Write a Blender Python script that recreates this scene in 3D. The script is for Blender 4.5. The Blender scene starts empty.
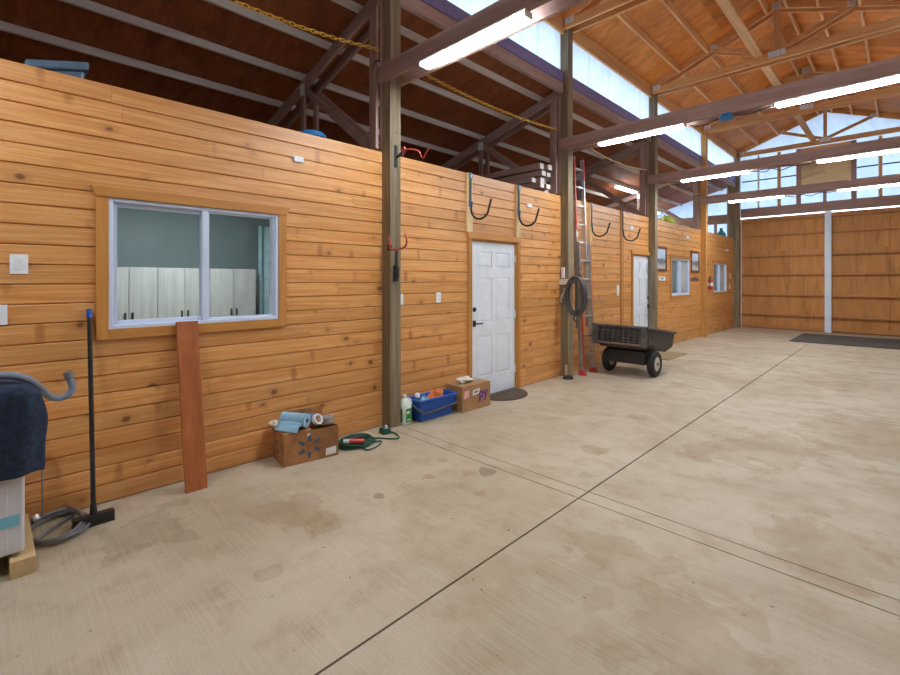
import bpy, bmesh, math, random
from mathutils import Vector, Matrix
R = random.Random(7)
SC = bpy.context.scene
COL = SC.collection
PI = math.pi

# ------------------------------------------------------------------ materials
def newmat(name):
    m = bpy.data.materials.new(name); m.use_nodes = True
    nt = m.node_tree; nt.nodes.clear()
    return m, nt
class N:
    def __init__(s, nt): s.nt = nt
    def n(s, typ, **kw):
        nd = s.nt.nodes.new(typ)
        for k, v in kw.items():
            if k.startswith('i_'):
                key = k[2:]
                key = int(key) if key.isdigit() else key.replace('_', ' ')
                s.set(nd.inputs[key], v)
            else: setattr(nd, k, v)
        return nd
    def set(s, sock, v):
        if isinstance(v, bpy.types.NodeSocket): s.nt.links.new(v, sock)
        else: sock.default_value = v
    def math(s, op, a, b=0.0, c=None, clamp=False):
        nd = s.nt.nodes.new('ShaderNodeMath'); nd.operation = op; nd.use_clamp = clamp
        s.set(nd.inputs[0], a); s.set(nd.inputs[1], b)
        if c is not None: s.set(nd.inputs[2], c)
        return nd.outputs[0]
    def mix(s, f, a, b, blend='MIX'):
        nd = s.nt.nodes.new('ShaderNodeMix'); nd.data_type = 'RGBA'; nd.blend_type = blend
        s.set(nd.inputs[0], f)
        for i, v in ((6, a), (7, b)):
            if isinstance(v, tuple) and len(v) == 3: v = v + (1,)
            s.set(nd.inputs[i], v)
        return nd.outputs[2]
    def ss(s, v, a, b, o0=0.0, o1=1.0):
        nd = s.nt.nodes.new('ShaderNodeMapRange'); nd.interpolation_type = 'SMOOTHSTEP'
        s.set(nd.inputs[0], v); nd.inputs[1].default_value = a; nd.inputs[2].default_value = b
        nd.inputs[3].default_value = o0; nd.inputs[4].default_value = o1
        return nd.outputs[0]
    def noise(s, vec, scale, detail=4, rough=.55, dist=0.0):
        nd = s.nt.nodes.new('ShaderNodeTexNoise')
        s.set(nd.inputs['Vector'], vec); nd.inputs['Scale'].default_value = scale
        nd.inputs['Detail'].default_value = detail; nd.inputs['Roughness'].default_value = rough
        nd.inputs['Distortion'].default_value = dist
        return nd.outputs[0]
    def vmul(s, vec, k):
        nd = s.nt.nodes.new('ShaderNodeVectorMath'); nd.operation = 'MULTIPLY'
        s.set(nd.inputs[0], vec); nd.inputs[1].default_value = k
        return nd.outputs[0]
    def vadd(s, a, b):
        nd = s.nt.nodes.new('ShaderNodeVectorMath'); nd.operation = 'ADD'
        s.set(nd.inputs[0], a); s.set(nd.inputs[1], b)
        return nd.outputs[0]
    def comb(s, x, y, z):
        nd = s.nt.nodes.new('ShaderNodeCombineXYZ')
        for i, v in enumerate((x, y, z)): s.set(nd.inputs[i], v)
        return nd.outputs[0]
    def obj(s): return s.nt.nodes.new('ShaderNodeTexCoord').outputs['Object']
    def rnd(s): return s.nt.nodes.new('ShaderNodeObjectInfo').outputs['Random']
    def bump(s, h, st=.3, d=.005):
        nd = s.nt.nodes.new('ShaderNodeBump'); nd.inputs['Strength'].default_value = st
        nd.inputs['Distance'].default_value = d; s.set(nd.inputs['Height'], h)
        return nd.outputs[0]
    def bsdf(s, col, rough=.5, metal=0.0, normal=None, spec=.5, **kw):
        nd = s.nt.nodes.new('ShaderNodeBsdfPrincipled')
        if isinstance(col, tuple) and len(col) == 3: col = col + (1,)
        s.set(nd.inputs['Base Color'], col); s.set(nd.inputs['Roughness'], rough)
        nd.inputs['Metallic'].default_value = metal; nd.inputs['Specular IOR Level'].default_value = spec
        if normal is not None: s.set(nd.inputs['Normal'], normal)
        for k, v in kw.items(): s.set(nd.inputs[k], v)
        return nd.outputs[0]
    def out(s, sh):
        o = s.nt.nodes.new('ShaderNodeOutputMaterial'); s.nt.links.new(sh, o.inputs[0])

def plain(name, col, rough=.5, metal=0.0, var=.08, scale=14.0, bump=0.0, spec=.5):
    m, nt = newmat(name); a = N(nt)
    f = a.noise(a.obj(), scale, 4)
    c = a.mix(a.ss(f, .3, .7), tuple(x*(1-var) for x in col), tuple(min(1, x*(1+var)) for x in col))
    nrm = a.bump(f, bump, .004) if bump else None
    r = a.ss(f, .2, .8, max(.02, rough-.06), min(1, rough+.06))
    a.out(a.bsdf(c, r, metal, nrm, spec)); return m

def wood(name, c0, c1, axis, rough=.55, knots=.0, spread=.12, knotcol=(.10, .04, .015), fine=34.0):
    """sawn timber, grain along one axis of the object's own coordinates"""
    m, nt = newmat(name); a = N(nt)
    r = a.rnd(); co = a.vadd(a.obj(), a.comb(a.math('MULTIPLY', r, 31.0), a.math('MULTIPLY', r, 17.0), a.math('MULTIPLY', r, 23.0)))
    k = [fine, fine, fine]; k['xyz'.index(axis)] = 1.3
    g = a.noise(a.vmul(co, tuple(k)), 1.0, 5, .6, .6)
    k2 = [6.0]*3; k2['xyz'.index(axis)] = .5
    g2 = a.noise(a.vmul(co, tuple(k2)), 1.0, 3, .5, .8)
    c = a.mix(a.ss(g, .3, .72), c0, c1)
    c = a.mix(a.math('MULTIPLY', a.ss(g2, .4, .75), .45), c, tuple(x*.62 for x in c0))
    v = a.math('ADD', 1.0-spread, a.math('MULTIPLY', r, 2*spread))
    c = a.mix(1.0, c, a.comb(v, v, v), 'MULTIPLY')
    if knots:
        vo = nt.nodes.new('ShaderNodeTexVoronoi'); vo.inputs['Scale'].default_value = 3.2
        nt.links.new(co, vo.inputs['Vector'])
        kk = a.ss(a.math('ADD', vo.outputs['Distance'], a.math('MULTIPLY', g, .05)), .075, .12, 1.0, 0.0)
        c = a.mix(a.math('MULTIPLY', kk, knots), c, knotcol)
    a.out(a.bsdf(c, rough, 0, a.bump(g, .18, .003))); return m

def siding_mat():
    m, nt = newmat('knotty_pine_boards'); a = N(nt)
    at = nt.nodes.new('ShaderNodeAttribute'); at.attribute_name = 'rnd'; r = at.outputs['Fac']
    o = a.obj()
    co = a.vadd(o, a.comb(0.0, a.math('MULTIPLY', r, 47.0), a.math('MULTIPLY', r, 29.0)))
    g = a.noise(a.vmul(co, (20, 1.6, 55)), 1.0, 5, .62, .9)
    g2 = a.noise(a.vmul(co, (6, .55, 13)), 1.0, 3, .5, 1.4)
    vo = nt.nodes.new('ShaderNodeTexVoronoi'); vo.inputs['Scale'].default_value = 6.4
    wob = nt.nodes.new('ShaderNodeTexNoise'); nt.links.new(co, wob.inputs['Vector']); wob.inputs['Scale'].default_value = 16.0
    cw = a.vadd(co, a.vmul(wob.outputs['Color'], (0, .035, .022)))
    nt.links.new(a.vmul(cw, (.2, .72, 1.0)), vo.inputs['Vector'])
    d = a.math('ADD', vo.outputs['Distance'], a.math('MULTIPLY', a.noise(co, 70, 3), .06))
    vo2 = nt.nodes.new('ShaderNodeTexVoronoi'); vo2.inputs['Scale'].default_value = 3.4
    nt.links.new(a.vmul(a.vadd(cw, (3.3, 5.1, 2.2)), (.2, 1.5, .5)), vo2.inputs['Vector'])
    spike = a.ss(a.math('ADD', vo2.outputs['Distance'], a.math('MULTIPLY', g, .12)), .14, .26, 1.0, 0.0)
    sep = nt.nodes.new('ShaderNodeSeparateColor'); nt.links.new(vo.outputs['Color'], sep.inputs[0])
    size = a.math('MULTIPLY_ADD', sep.outputs[0], .09, .025)
    kk = a.ss(a.math('DIVIDE', d, size), 1.0, 1.9, 1.0, 0.0)
    halo = a.ss(a.math('DIVIDE', d, size), 1.4, 4.5, 1.0, 0.0)
    c = a.mix(a.ss(g, .28, .74), (.60, .245, .056), (.79, .42, .155))
    c = a.mix(a.math('MULTIPLY', a.ss(g2, .42, .78), .55), c, (.50, .165, .024))
    v = a.math('MULTIPLY_ADD', r, .20, .90)
    c = a.mix(1.0, c, a.comb(v, v, v), 'MULTIPLY')
    c = a.mix(a.math('MULTIPLY', halo, .33), c, (.36, .13, .025))
    c = a.mix(a.math('MULTIPLY', spike, .55), c, (.30, .085, .014))
    c = a.mix(a.math('MULTIPLY', kk, .85), c, (.13, .036, .008))
    a.out(a.bsdf(c, a.ss(g, .2, .8, .40, .52), 0, a.bump(g, .10, .002), .75)); return m

def ply_mat(name, c0, c1, axis='x', sheet=(1.22, 2.44), rough=.6):
    """plywood sheets: flamed grain along one axis, faint sheet to sheet change"""
    m, nt = newmat(name); a = N(nt)
    o = a.obj(); sp = nt.nodes.new('ShaderNodeSeparateXYZ'); nt.links.new(o, sp.inputs[0])
    i = 'xyz'.index(axis); others = [j for j in range(3) if j != i]
    ca = a.math('FLOOR', a.math('DIVIDE', sp.outputs[i], sheet[1]))
    cb = a.math('FLOOR', a.math('DIVIDE', sp.outputs[others[0]], sheet[0]))
    wn = nt.nodes.new('ShaderNodeTexWhiteNoise'); wn.noise_dimensions = '2D'
    nt.links.new(a.comb(ca, cb, 0.0), wn.inputs['Vector']); r = wn.outputs['Value']
    co = a.vadd(o, a.comb(a.math('MULTIPLY', r, 13.0), a.math('MULTIPLY', r, 7.0), a.math('MULTIPLY', r, 19.0)))
    k = [15.0]*3; k[i] = .9
    g = a.noise(a.vmul(co, tuple(k)), 1.0, 5, .65, 1.6)
    k = [3.2]*3; k[i] = .7
    g2 = a.noise(a.vmul(co, tuple(k)), 1.0, 3, .5, 1.5)
    c = a.mix(a.ss(g, .3, .7), c0, c1)
    c = a.mix(a.math('MULTIPLY', a.ss(g2, .4, .75), .6), c, tuple(x*.6 for x in c0))
    v = a.math('MULTIPLY_ADD', r, .3, .85)
    c = a.mix(1.0, c, a.comb(v, v, v), 'MULTIPLY')
    a.out(a.bsdf(c, rough, 0, a.bump(g, .1, .002), .3)); return m

STAINS = [  # x, y, radius along x, radius along y, strength, dark
    (-2.88, 1.40, .27, .25, .34, 0), (-2.62, 1.52, .14, .13, .35, 0), (-2.37, 1.04, .07, .07, .35, 0), (-3.3, .75, .3, .25, .25, 1),
    (-2.37, 2.79, .075, .085, .60, 1), (-2.46, 2.68, .05, .05, .45, 0), (-2.63, 2.42, .045, .05, .55, 0), (-2.65, 1.95, .05, .045, .55, 1),
    (-2.17, 2.50, .05, .045, .4, 0), (-2.78, 2.72, .06, .05, .4, 0), (-2.08, 5.15, .12, .10, .5, 0), (-2.0, 3.85, .12, .10, .45, 0), (-2.3, 7.1, .25, .16, .45, 0),
    (-1.30, 4.5, .14, .30, .36, 0), (-.92, 4.9, .35, .6, .34, 0), (-1.1, 2.44, .30, .22, .30, 0), (-1.78, 3.3, .08, .06, .3, 1),
    (-.62, 2.1, .4, .35, .28, 0), (-.3, 3.4, .35, .4, .30, 0), (-.3, 6.0, .5, .9, .34, 0), (-2.2, 8.2, .6, .3, .3, 0), (-.8, 9.0, .5, .8, .3, 0), (-1.8, 1.95, .4, .3, .15, 0)]
def floor_mat():
    m, nt = newmat('broomed_concrete'); a = N(nt)
    o = a.obj()
    w = nt.nodes.new('ShaderNodeTexNoise'); nt.links.new(o, w.inputs['Vector']); w.inputs['Scale'].default_value = 5.0; w.inputs['Detail'].default_value = 5
    big = a.noise(o, .9, 5, .6, .6); mid = a.noise(o, 4.5, 6, .65); fine = a.noise(o, 90, 3, .6)
    lines = a.noise(a.vmul(o, (2.0, 120, 1)), 1.0, 3, .6)
    c = a.mix(a.ss(big, .32, .68), (.375, .295, .195), (.50, .42, .315))
    c = a.mix(a.math('MULTIPLY', a.ss(mid, .45, .75), .55), c, (.335, .230, .130))
    c = a.mix(a.math('MULTIPLY', a.ss(lines, .38, .66), .25), c, (.60, .53, .43))
    c = a.mix(a.math('MULTIPLY', a.ss(fine, .56, .72), .30), c, (.20, .155, .11))
    off = nt.nodes.new('ShaderNodeVectorMath'); off.operation = 'SUBTRACT'
    nt.links.new(w.outputs['Color'], off.inputs[0]); off.inputs[1].default_value = (.5, .5, .5)
    for (x, y, rx, ry, st, dk) in STAINS:
        wp = a.vadd(o, a.vmul(off.outputs[0], (rx*2.9, ry*2.9, 0)))
        q = nt.nodes.new('ShaderNodeVectorMath'); q.operation = 'LENGTH'
        nt.links.new(a.vmul(a.vadd(wp, (-x, -y, 0)), (1/rx, 1/ry, 0)), q.inputs[0])
        e = a.ss(q.outputs['Value'], .78, 1.05, 1.0, 0.0)
        ring = a.math('MULTIPLY', a.ss(q.outputs['Value'], .65, .9), e)
        e = a.math('MULTIPLY', a.math('ADD', a.math('MULTIPLY', e, .75), a.math('MULTIPLY', ring, .4)), st)
        c = a.mix(e, c, (.13, .08, .045) if dk else (.30, .18, .080))
    sp = a.noise(o, 26, 2, .5)
    c = a.mix(a.ss(sp, .74, .78), c, (.07, .055, .04))
    rough = a.ss(mid, .3, .7, .48, .72)
    a.out(a.bsdf(c, rough, 0, a.bump(a.math('ADD', lines, fine), .3, .003), .35)); return m

def sheet_mat(name, col, trans=.75, shade_streak=False):
    m, nt = newmat(name); a = N(nt)
    o = a.obj()
    f = a.noise(a.vmul(o, (2.2, 2.2, 1.1)), 1.3, 4, .6, 1.0)
    cc = a.mix(a.ss(f, .35, .7), tuple(x*.86 for x in col), col)
    if shade_streak:
        g = a.noise(a.vmul(o, (1, 22, .6)), 1.0, 3, .6)
        cc = a.mix(a.math('MULTIPLY', a.ss(g, .45, .7), .45), cc, tuple(x*y for x, y in zip(col, (.38, .58, .78))))  # bluish streaks put the shading of the strip into its colour
    t = nt.nodes.new('ShaderNodeBsdfTranslucent'); nt.links.new(cc, t.inputs[0])
    d = nt.nodes.new('ShaderNodeBsdfDiffuse'); nt.links.new(cc, d.inputs[0])
    b = a.bump(f, .5, .05)
    nt.links.new(b, d.inputs['Normal']); nt.links.new(b, t.inputs['Normal'])
    mx = nt.nodes.new('ShaderNodeMixShader'); mx.inputs[0].default_value = trans
    nt.links.new(d.outputs[0], mx.inputs[1]); nt.links.new(t.outputs[0], mx.inputs[2])
    a.out(mx.outputs[0]); return m

def glass_mat(name, tint):
    m, nt = newmat(name); a = N(nt)
    tr = nt.nodes.new('ShaderNodeBsdfTransparent'); tr.inputs[0].default_value = tint + (1,)
    gl = nt.nodes.new('ShaderNodeBsdfGlossy'); gl.inputs['Roughness'].default_value = .02
    fr = nt.nodes.new('ShaderNodeFresnel'); fr.inputs[0].default_value = 1.5
    d = nt.nodes.new('ShaderNodeBsdfDiffuse'); d.inputs[0].default_value = (.6, .7, .75, 1)
    mx = nt.nodes.new('ShaderNodeMixShader'); nt.links.new(a.math('MULTIPLY', fr.outputs[0], .4, clamp=True), mx.inputs[0])
    nt.links.new(tr.outputs[0], mx.inputs[1]); nt.links.new(gl.outputs[0], mx.inputs[2])
    dust = a.math('MULTIPLY', a.ss(a.noise(a.obj(), 3.0, 6, .7), .4, .8), .10)
    m2 = nt.nodes.new('ShaderNodeMixShader'); nt.links.new(dust, m2.inputs[0])
    nt.links.new(mx.outputs[0], m2.inputs[1]); nt.links.new(d.outputs[0], m2.inputs[2])
    a.out(m2.outputs[0]); return m

def lamp_mat(name, col, s):
    m, nt = newmat(name); a = N(nt)
    e = nt.nodes.new('ShaderNodeEmission'); e.inputs[0].default_value = col + (1,); e.inputs[1].default_value = s
    a.out(e.outputs[0]); return m

M = {}
M['siding'] = siding_mat()
M['floor'] = floor_mat()
M['joint'] = plain('joint_filler', (.045, .032, .022), .9)
M['ply_roof'] = ply_mat('roof_plywood', (.66, .225, .042), (.80, .335, .080), 'x')
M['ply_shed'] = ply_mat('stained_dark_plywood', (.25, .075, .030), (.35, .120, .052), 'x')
M['ply_door'] = ply_mat('door_plywood', (.50, .215, .062), (.60, .29, .095), 'z')
M['ply_pale'] = ply_mat('pale_plywood', (.78, .60, .32), (.88, .72, .45), 'x')
M['ply_plain'] = ply_mat('wall_plywood', (.48, .24, .09), (.58, .32, .13), 'z')
for ax in 'xyz':
    M['fir_'+ax] = wood('fir_timber_'+ax, (.74, .37, .13), (.88, .54, .25), ax, .55, .5)
    M['brown_'+ax] = wood('weathered_brown_timber_'+ax, (.35, .225, .195), (.47, .325, .29), ax, .6, .3)
    M['grey_'+ax] = wood('grey_timber_'+ax, (.64, .57, .53), (.80, .74, .70), ax, .65, .3)
    M['trim_'+ax] = wood('oiled_trim_'+ax, (.54, .225, .050), (.64, .29, .075), ax, .45, .0)
    M['pale_'+ax] = wood('pale_pine_'+ax, (.66, .46, .22), (.76, .57, .32), ax, .55, .2)
M['post'] = wood('treated_post', (.17, .125, .068), (.33, .27, .175), 'z', .65, .5)
M['post_fir'] = wood('oiled_post', (.52, .25, .065), (.62, .32, .10), 'z', .5, .3)
M['girt'] = wood('girt_timber', (.46, .195, .055), (.56, .26, .085), 'x', .55, .4)
M['redboard'] = wood('red_stained_cedar', (.36, .10, .030), (.46, .15, .045), 'z', .42, .0, .05)
M['vinyl'] = plain('white_vinyl', (.66, .75, .93), .35, 0, .03)
M['white'] = plain('white_paint', (.80, .81, .82), .4, 0, .03)
M['doorwhite'] = plain('white_door_paint', (.78, .83, .90), .4, 0, .05, 5)
M['plastic_white'] = plain('white_plastic', (.84, .87, .92), .35, 0, .02)
M['black'] = plain('black_metal', (.018, .018, .02), .4)
M['blackplastic'] = plain('black_plastic', (.028, .027, .027), .45, 0, .2, 30)
M['rubber'] = plain('rubber', (.022, .021, .021), .75, 0, .2, 40, .2)
M['red'] = plain('red_coated', (.50, .045, .04), .35)
M['alu'] = plain('aluminium', (.62, .63, .64), .32, .85, .06)
M['steel'] = plain('galvanised_plate', (.76, .84, .93), .45, .1, .12, 25)
M['bluelit'] = plain('daylit_blue_board', (.22, .20, .43), .5, .0, .1)  # blue daylight falling on a wooden board, put into its colour
M['doorpost'] = plain('white_metal_trim', (.76, .85, 1.0), .4, .0, .04)
M['chain'] = plain('yellow_plastic_chain', (.78, .46, .06), .4)
M['rope'] = plain('tan_rope', (.58, .40, .20), .8, 0, .2, 60)
M['towel'] = plain('navy_towel', (.018, .03, .062), .95, 0, .35, 30, .6)
M['hosedark'] = plain('dark_hose', (.075, .075, .08), .4)
M['tubrib'] = plain('lighter_black_poly', (.085, .078, .074), .55, 0, .3, 10)  # lighter tone than the tub, setting ribs off from recesses
M['hosegrey'] = plain('grey_hose', (.17, .17, .18), .45)
M['hoseblue'] = plain('grey_drain_hose', (.20, .25, .33), .45)
M['washer'] = plain('appliance_enamel', (.70, .70, .74), .3, 0, .02)
M['card'] = plain('cardboard', (.40, .215, .095), .8, 0, .12, 9, .05)
M['cardold'] = plain('worn_cardboard', (.36, .165, .058), .8, 0, .3, 9, .1)
M['cardin'] = plain('cardboard_inside', (.42, .26, .13), .85, 0, .12, 9)
M['bluepaper'] = plain('blue_paper_towel', (.26, .47, .63), .9, 0, .06, 60, .3)
M['bluebin'] = plain('blue_plastic', (.010, .095, .46), .35, 0, .06)
M['blueink'] = plain('blue_ink', (.06, .10, .17), .8)
M['purple'] = plain('purple_ink', (.13, .03, .22), .8)
M['paper'] = plain('white_paper', (.75, .74, .74), .8)
M['pink'] = plain('pink_paper', (.80, .40, .42), .8)
M['green'] = plain('green_cord', (.005, .075, .045), .45)
M['greenlabel'] = plain('green_label', (.02, .32, .05), .5, 0, .5, 40)
M['jug'] = plain('milky_plastic', (.72, .78, .70), .4)
M['orange'] = plain('orange_cloth', (.68, .17, .03), .7)
M['teal'] = plain('teal_plastic', (.05, .30, .35), .4)
M['tubgrey'] = plain('blue_grey_plastic', (.10, .17, .25), .4)
M['bluerim'] = plain('blue_rim_plastic', (.02, .24, .62), .4)
M['yellowgreen'] = plain('yellow_green_tarp', (.55, .62, .06), .6, 0, .3, 4)
M['cloth'] = plain('off_white_cloth', (.72, .66, .58), .9, 0, .12, 20, .4)
M['coir'] = plain('brown_doormat', (.085, .055, .038), .95, 0, .5, 40, .6)
M['tanmat'] = plain('tan_doormat', (.30, .21, .11), .95, 0, .2, 50, .4)
M['gunrubber'] = plain('grey_rubber_sheet', (.075, .068, .062), .8, 0, .15, 30)
M['tub'] = plain('weathered_black_poly', (.040, .037, .036), .5, 0, .3, 10)
M['hub'] = plain('cream_wheel_rim', (.62, .58, .50), .45)
M['tape'] = plain('blue_tape', (.20, .55, .70), .5)
M['clear'] = plain('clear_tape_roll', (.30, .28, .27), .15)
M['cab'] = wood('pale_oak_laminate', (.50, .52, .50), (.60, .62, .60), 'z', .4, 0, .02)
M['roomwall'] = plain('slate_room_wall', (.17, .235, .25), .7, 0, .05, 3)
M['roomwhite'] = plain('room_white', (.74, .76, .78), .7, 0, .02, 3)
M['curtain'] = plain('white_curtain', (.90, .92, .94), .9, 0, .04)
M['sheetblue'] = plain('blue_grey_standin_sheet', (.30, .46, .52), .9, 0, .1)  # stands in for teal reflections in the window panes
M['frame_brown'] = wood('dark_frame', (.16, .055, .022), (.22, .08, .035), 'z', .4, 0, .02)
M['plaque'] = plain('brown_plaque', (.17, .10, .08), .5, 0, .3, 40)
M['wrap'] = sheet_mat('translucent_wrap', (.29, .365, .475), .86)
M['poly'] = sheet_mat('corrugated_fibreglass', (.66, .80, .93), .85, True)
M['glass'] = glass_mat('window_glass', (.955, .98, .985))
M['lens_loft'] = lamp_mat('loft_led_lens', (.93, .975, 1.0), 25.0)
M['lens'] = lamp_mat('led_lens', (.86, .95, 1.0), 80.0)
M['addedlens'] = lamp_mat('added_room_lamp', (.92, .97, 1.0), 95.0)  # glow of the lamps added inside the rooms
M['metalroof'] = plain('metal_roofing', (.55, .57, .58), .45, .3)
M['art'] = None

def art_mat(name, seed):
    m, nt = newmat(name); a = N(nt); o = a.obj()
    sp = nt.nodes.new('ShaderNodeSeparateXYZ'); nt.links.new(o, sp.inputs[0])
    z = a.math('ADD', sp.outputs[2], a.math('MULTIPLY', a.noise(a.vadd(o, (seed, seed, 0)), 6, 4), .22))
    c = a.mix(a.ss(z, .20, .34), (.50, .55, .62), (.20, .20, .21))
    c = a.mix(a.ss(z, .36, .42), c, (.48, .62, .80))
    c = a.mix(a.ss(z, .48, .62), c, (.62, .72, .84))
    a.out(a.bsdf(c, .25)); return m

# ------------------------------------------------------------------ mesh builder
class MB:
    def __init__(s):
        s.bm = bmesh.new(); s.mi = 0
        s.lay = s.bm.faces.layers.float.new('rnd')
    def face(s, vs, r=0.0):
        try:
            f = s.bm.faces.new(vs); f.material_index = s.mi; f[s.lay] = r; return f
        except ValueError: return None
    def box(s, x0, x1, y0, y1, z0, z1):
        return s.hexa([(x0,y0,z0),(x1,y0,z0),(x1,y1,z0),(x0,y1,z0),(x0,y0,z1),(x1,y0,z1),(x1,y1,z1),(x0,y1,z1)])
    def hexa(s, p):
        v = [s.bm.verts.new(q) for q in p]
        for f in ((3,2,1,0),(4,5,6,7),(0,1,5,4),(1,2,6,5),(2,3,7,6),(3,0,4,7)): s.face([v[i] for i in f])
        return s
    def bar(s, p, q, w, h, up=(0,0,1)):
        """square bar p->q: w across, h along the 'up' direction"""
        p, q = Vector(p), Vector(q); d = (q-p).normalized(); u = Vector(up)
        sd = d.cross(u)
        if sd.length < 1e-4: sd = d.cross(Vector((1,0,0)))
        sd.normalize(); u = sd.cross(d).normalized()
        sd *= w/2; u *= h/2
        return s.hexa([p-sd-u, p+sd-u, q+sd-u, q-sd-u, p-sd+u, p+sd+u, q+sd+u, q-sd+u])
    def prism(s, poly, axis, a, b, r=0.0):
        """poly in the two other axes (cyclic order), extruded along axis from a to b"""
        def mk(u, v, t): return {'x': (t,u,v), 'y': (u,t,v), 'z': (u,v,t)}[axis]
        A = [s.bm.verts.new(mk(u,v,a)) for u,v in poly]; B = [s.bm.verts.new(mk(u,v,b)) for u,v in poly]
        n = len(poly)
        s.face(A[::-1], r); s.face(B, r)
        for i in range(n): s.face([A[i], A[(i+1)%n], B[(i+1)%n], B[i]], r)
        return s
    def ring(s, c, u, v, r, n):
        return [s.bm.verts.new(Vector(c)+u*(r*math.cos(2*PI*i/n))+v*(r*math.sin(2*PI*i/n))) for i in range(n)]
    def tube(s, pts, r, n=8, closed=False, cap=True):
        P = [Vector(p) for p in pts]; m = len(P); rings = []; prev = None
        for i in range(m):
            a = P[i-1] if (i > 0 or closed) else P[i]; b = P[(i+1) % m] if (i < m-1 or closed) else P[i]
            d = (b-a)
            if d.length < 1e-9: d = Vector((0,0,1))
            d.normalize()
            if prev is None:
                u = d.cross(Vector((0,0,1)))
                if u.length < 1e-3: u = d.cross(Vector((1,0,0)))
            else:
                u = prev - d*prev.dot(d)
                if u.length < 1e-4: u = d.cross(Vector((0,0,1)))
            u.normalize(); prev = u; v = d.cross(u)
            rr = r[i] if isinstance(r, (list, tuple)) else r
            rings.append(s.ring(P[i], u, v, rr, n))
        for i in range(m if closed else m-1):
            A, B = rings[i], rings[(i+1) % m]
            for k in range(n): s.face([A[k], A[(k+1)%n], B[(k+1)%n], B[k]])
        if cap and not closed: s.face(rings[0][::-1]); s.face(rings[-1])
        return s
    def cyl(s, p, q, r, r2=None, n=20): return s.tube([p, q], [r, r if r2 is None else r2], n)
    def lathe(s, prof, c, axis='z', n=24):
        """prof: (radius, height along axis)"""
        rings = []
        for (r, h) in prof:
            ring = []
            for i in range(n):
                t = 2*PI*i/n; a, b = r*math.cos(t), r*math.sin(t)
                q = {'z': (a,b,h), 'x': (h,a,b), 'y': (b,h,a)}[axis]
                ring.append(s.bm.verts.new((c[0]+q[0], c[1]+q[1], c[2]+q[2])))
            rings.append(ring)
        for A, B in zip(rings, rings[1:]):
            for k in range(n): s.face([A[k], A[(k+1)%n], B[(k+1)%n], B[k]])
        s.face(rings[0][::-1]); s.face(rings[-1]); return s
    def grid(s, fn, nu, nv):
        V = [[s.bm.verts.new(fn(i/nu, j/nv)) for j in range(nv+1)] for i in range(nu+1)]
        for i in range(nu):
            for j in range(nv): s.face([V[i][j], V[i+1][j], V[i+1][j+1], V[i][j+1]])
        return s
    def build(s, name, mats, parent=None, org=(0,0,0), smooth=False, bevel=0.0, thick=0.0, sub=0):
        wo = Vector(org)
        if parent is not None: wo = wpos(parent) + Vector(org)
        bmesh.ops.recalc_face_normals(s.bm, faces=s.bm.faces)
        for v in s.bm.verts: v.co -= wo
        me = bpy.data.meshes.new(name); s.bm.to_mesh(me); s.bm.free()
        for m in (mats if isinstance(mats, (list, tuple)) else [mats]): me.materials.append(m)
        if smooth: me.polygons.foreach_set('use_smooth', [True]*len(me.polygons))
        o = bpy.data.objects.new(name, me); COL.objects.link(o)
        if parent is not None: o.parent = parent; o.location = org
        else: o.location = org
        if thick:
            md = o.modifiers.new('t', 'SOLIDIFY'); md.thickness = thick
        if bevel:
            md = o.modifiers.new('b', 'BEVEL'); md.width = bevel; md.segments = 2; md.limit_method = 'ANGLE'
        if sub:
            md = o.modifiers.new('s', 'SUBSURF'); md.levels = sub; md.render_levels = sub
        if smooth and not sub:
            try:
                me.set_sharp_from_angle(angle=math.radians(40))
            except Exception: pass
        return o
def wpos(o):
    v = Vector(o.location)
    while o.parent: o = o.parent; v += o.location
    return v
def tag(o, label, cat, group=None, kind=None):
    if label: o['label'] = label
    if cat: o['category'] = cat
    if group: o['group'] = group
    if kind: o['kind'] = kind
    return o
def thing(name, loc, label, cat, group=None):
    o = bpy.data.objects.new(name, None); o.empty_display_size = .05; COL.objects.link(o)
    o.location = loc; return tag(o, label, cat, group)
def structure(name, loc=(0,0,0)):
    o = bpy.data.objects.new(name, None); COL.objects.link(o); o.location = loc; o['kind'] = 'structure'; return o
def struct(o): o['kind'] = 'structure'; return o
KIDS = {}
def dup(root, loc, label, group=None):
    c = root.copy(); COL.objects.link(c); c.location = loc; c['label'] = label
    if group: c['group'] = group
    def rec(a, b):
        for ch in [o for o in bpy.data.objects if o.parent == a]:
            d = ch.copy(); COL.objects.link(d); d.parent = b; rec(ch, d)
    kids = [o for o in bpy.data.objects if o.parent == root]
    for ch in kids:
        d = ch.copy(); COL.objects.link(d); d.parent = c
        for g in [o for o in bpy.data.objects if o.parent == ch]:
            e = g.copy(); COL.objects.link(e); e.parent = d
    return c
def arc(c, r, a0, a1, n, plane='xz'):
    out = []
    for i in range(n+1):
        t = math.radians(a0+(a1-a0)*i/n); a, b = r*math.cos(t), r*math.sin(t)
        out.append({'xz': (c[0]+a, c[1], c[2]+b), 'xy': (c[0]+a, c[1]+b, c[2]), 'yz': (c[0], c[1]+a, c[2]+b)}[plane])
    return out
def smooth_path(pts, n=8):
    P = [Vector(p) for p in pts]; out = []
    for i in range(len(P)-1):
        p0 = P[max(0,i-1)]; p1 = P[i]; p2 = P[i+1]; p3 = P[min(len(P)-1,i+2)]
        for k in range(n):
            t = k/n
            out.append(.5*((2*p1)+(-p0+p2)*t+(2*p0-5*p1+4*p2-p3)*t*t+(-p0+3*p1-3*p2+p3)*t**3))
    out.append(P[-1]); return out
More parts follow.
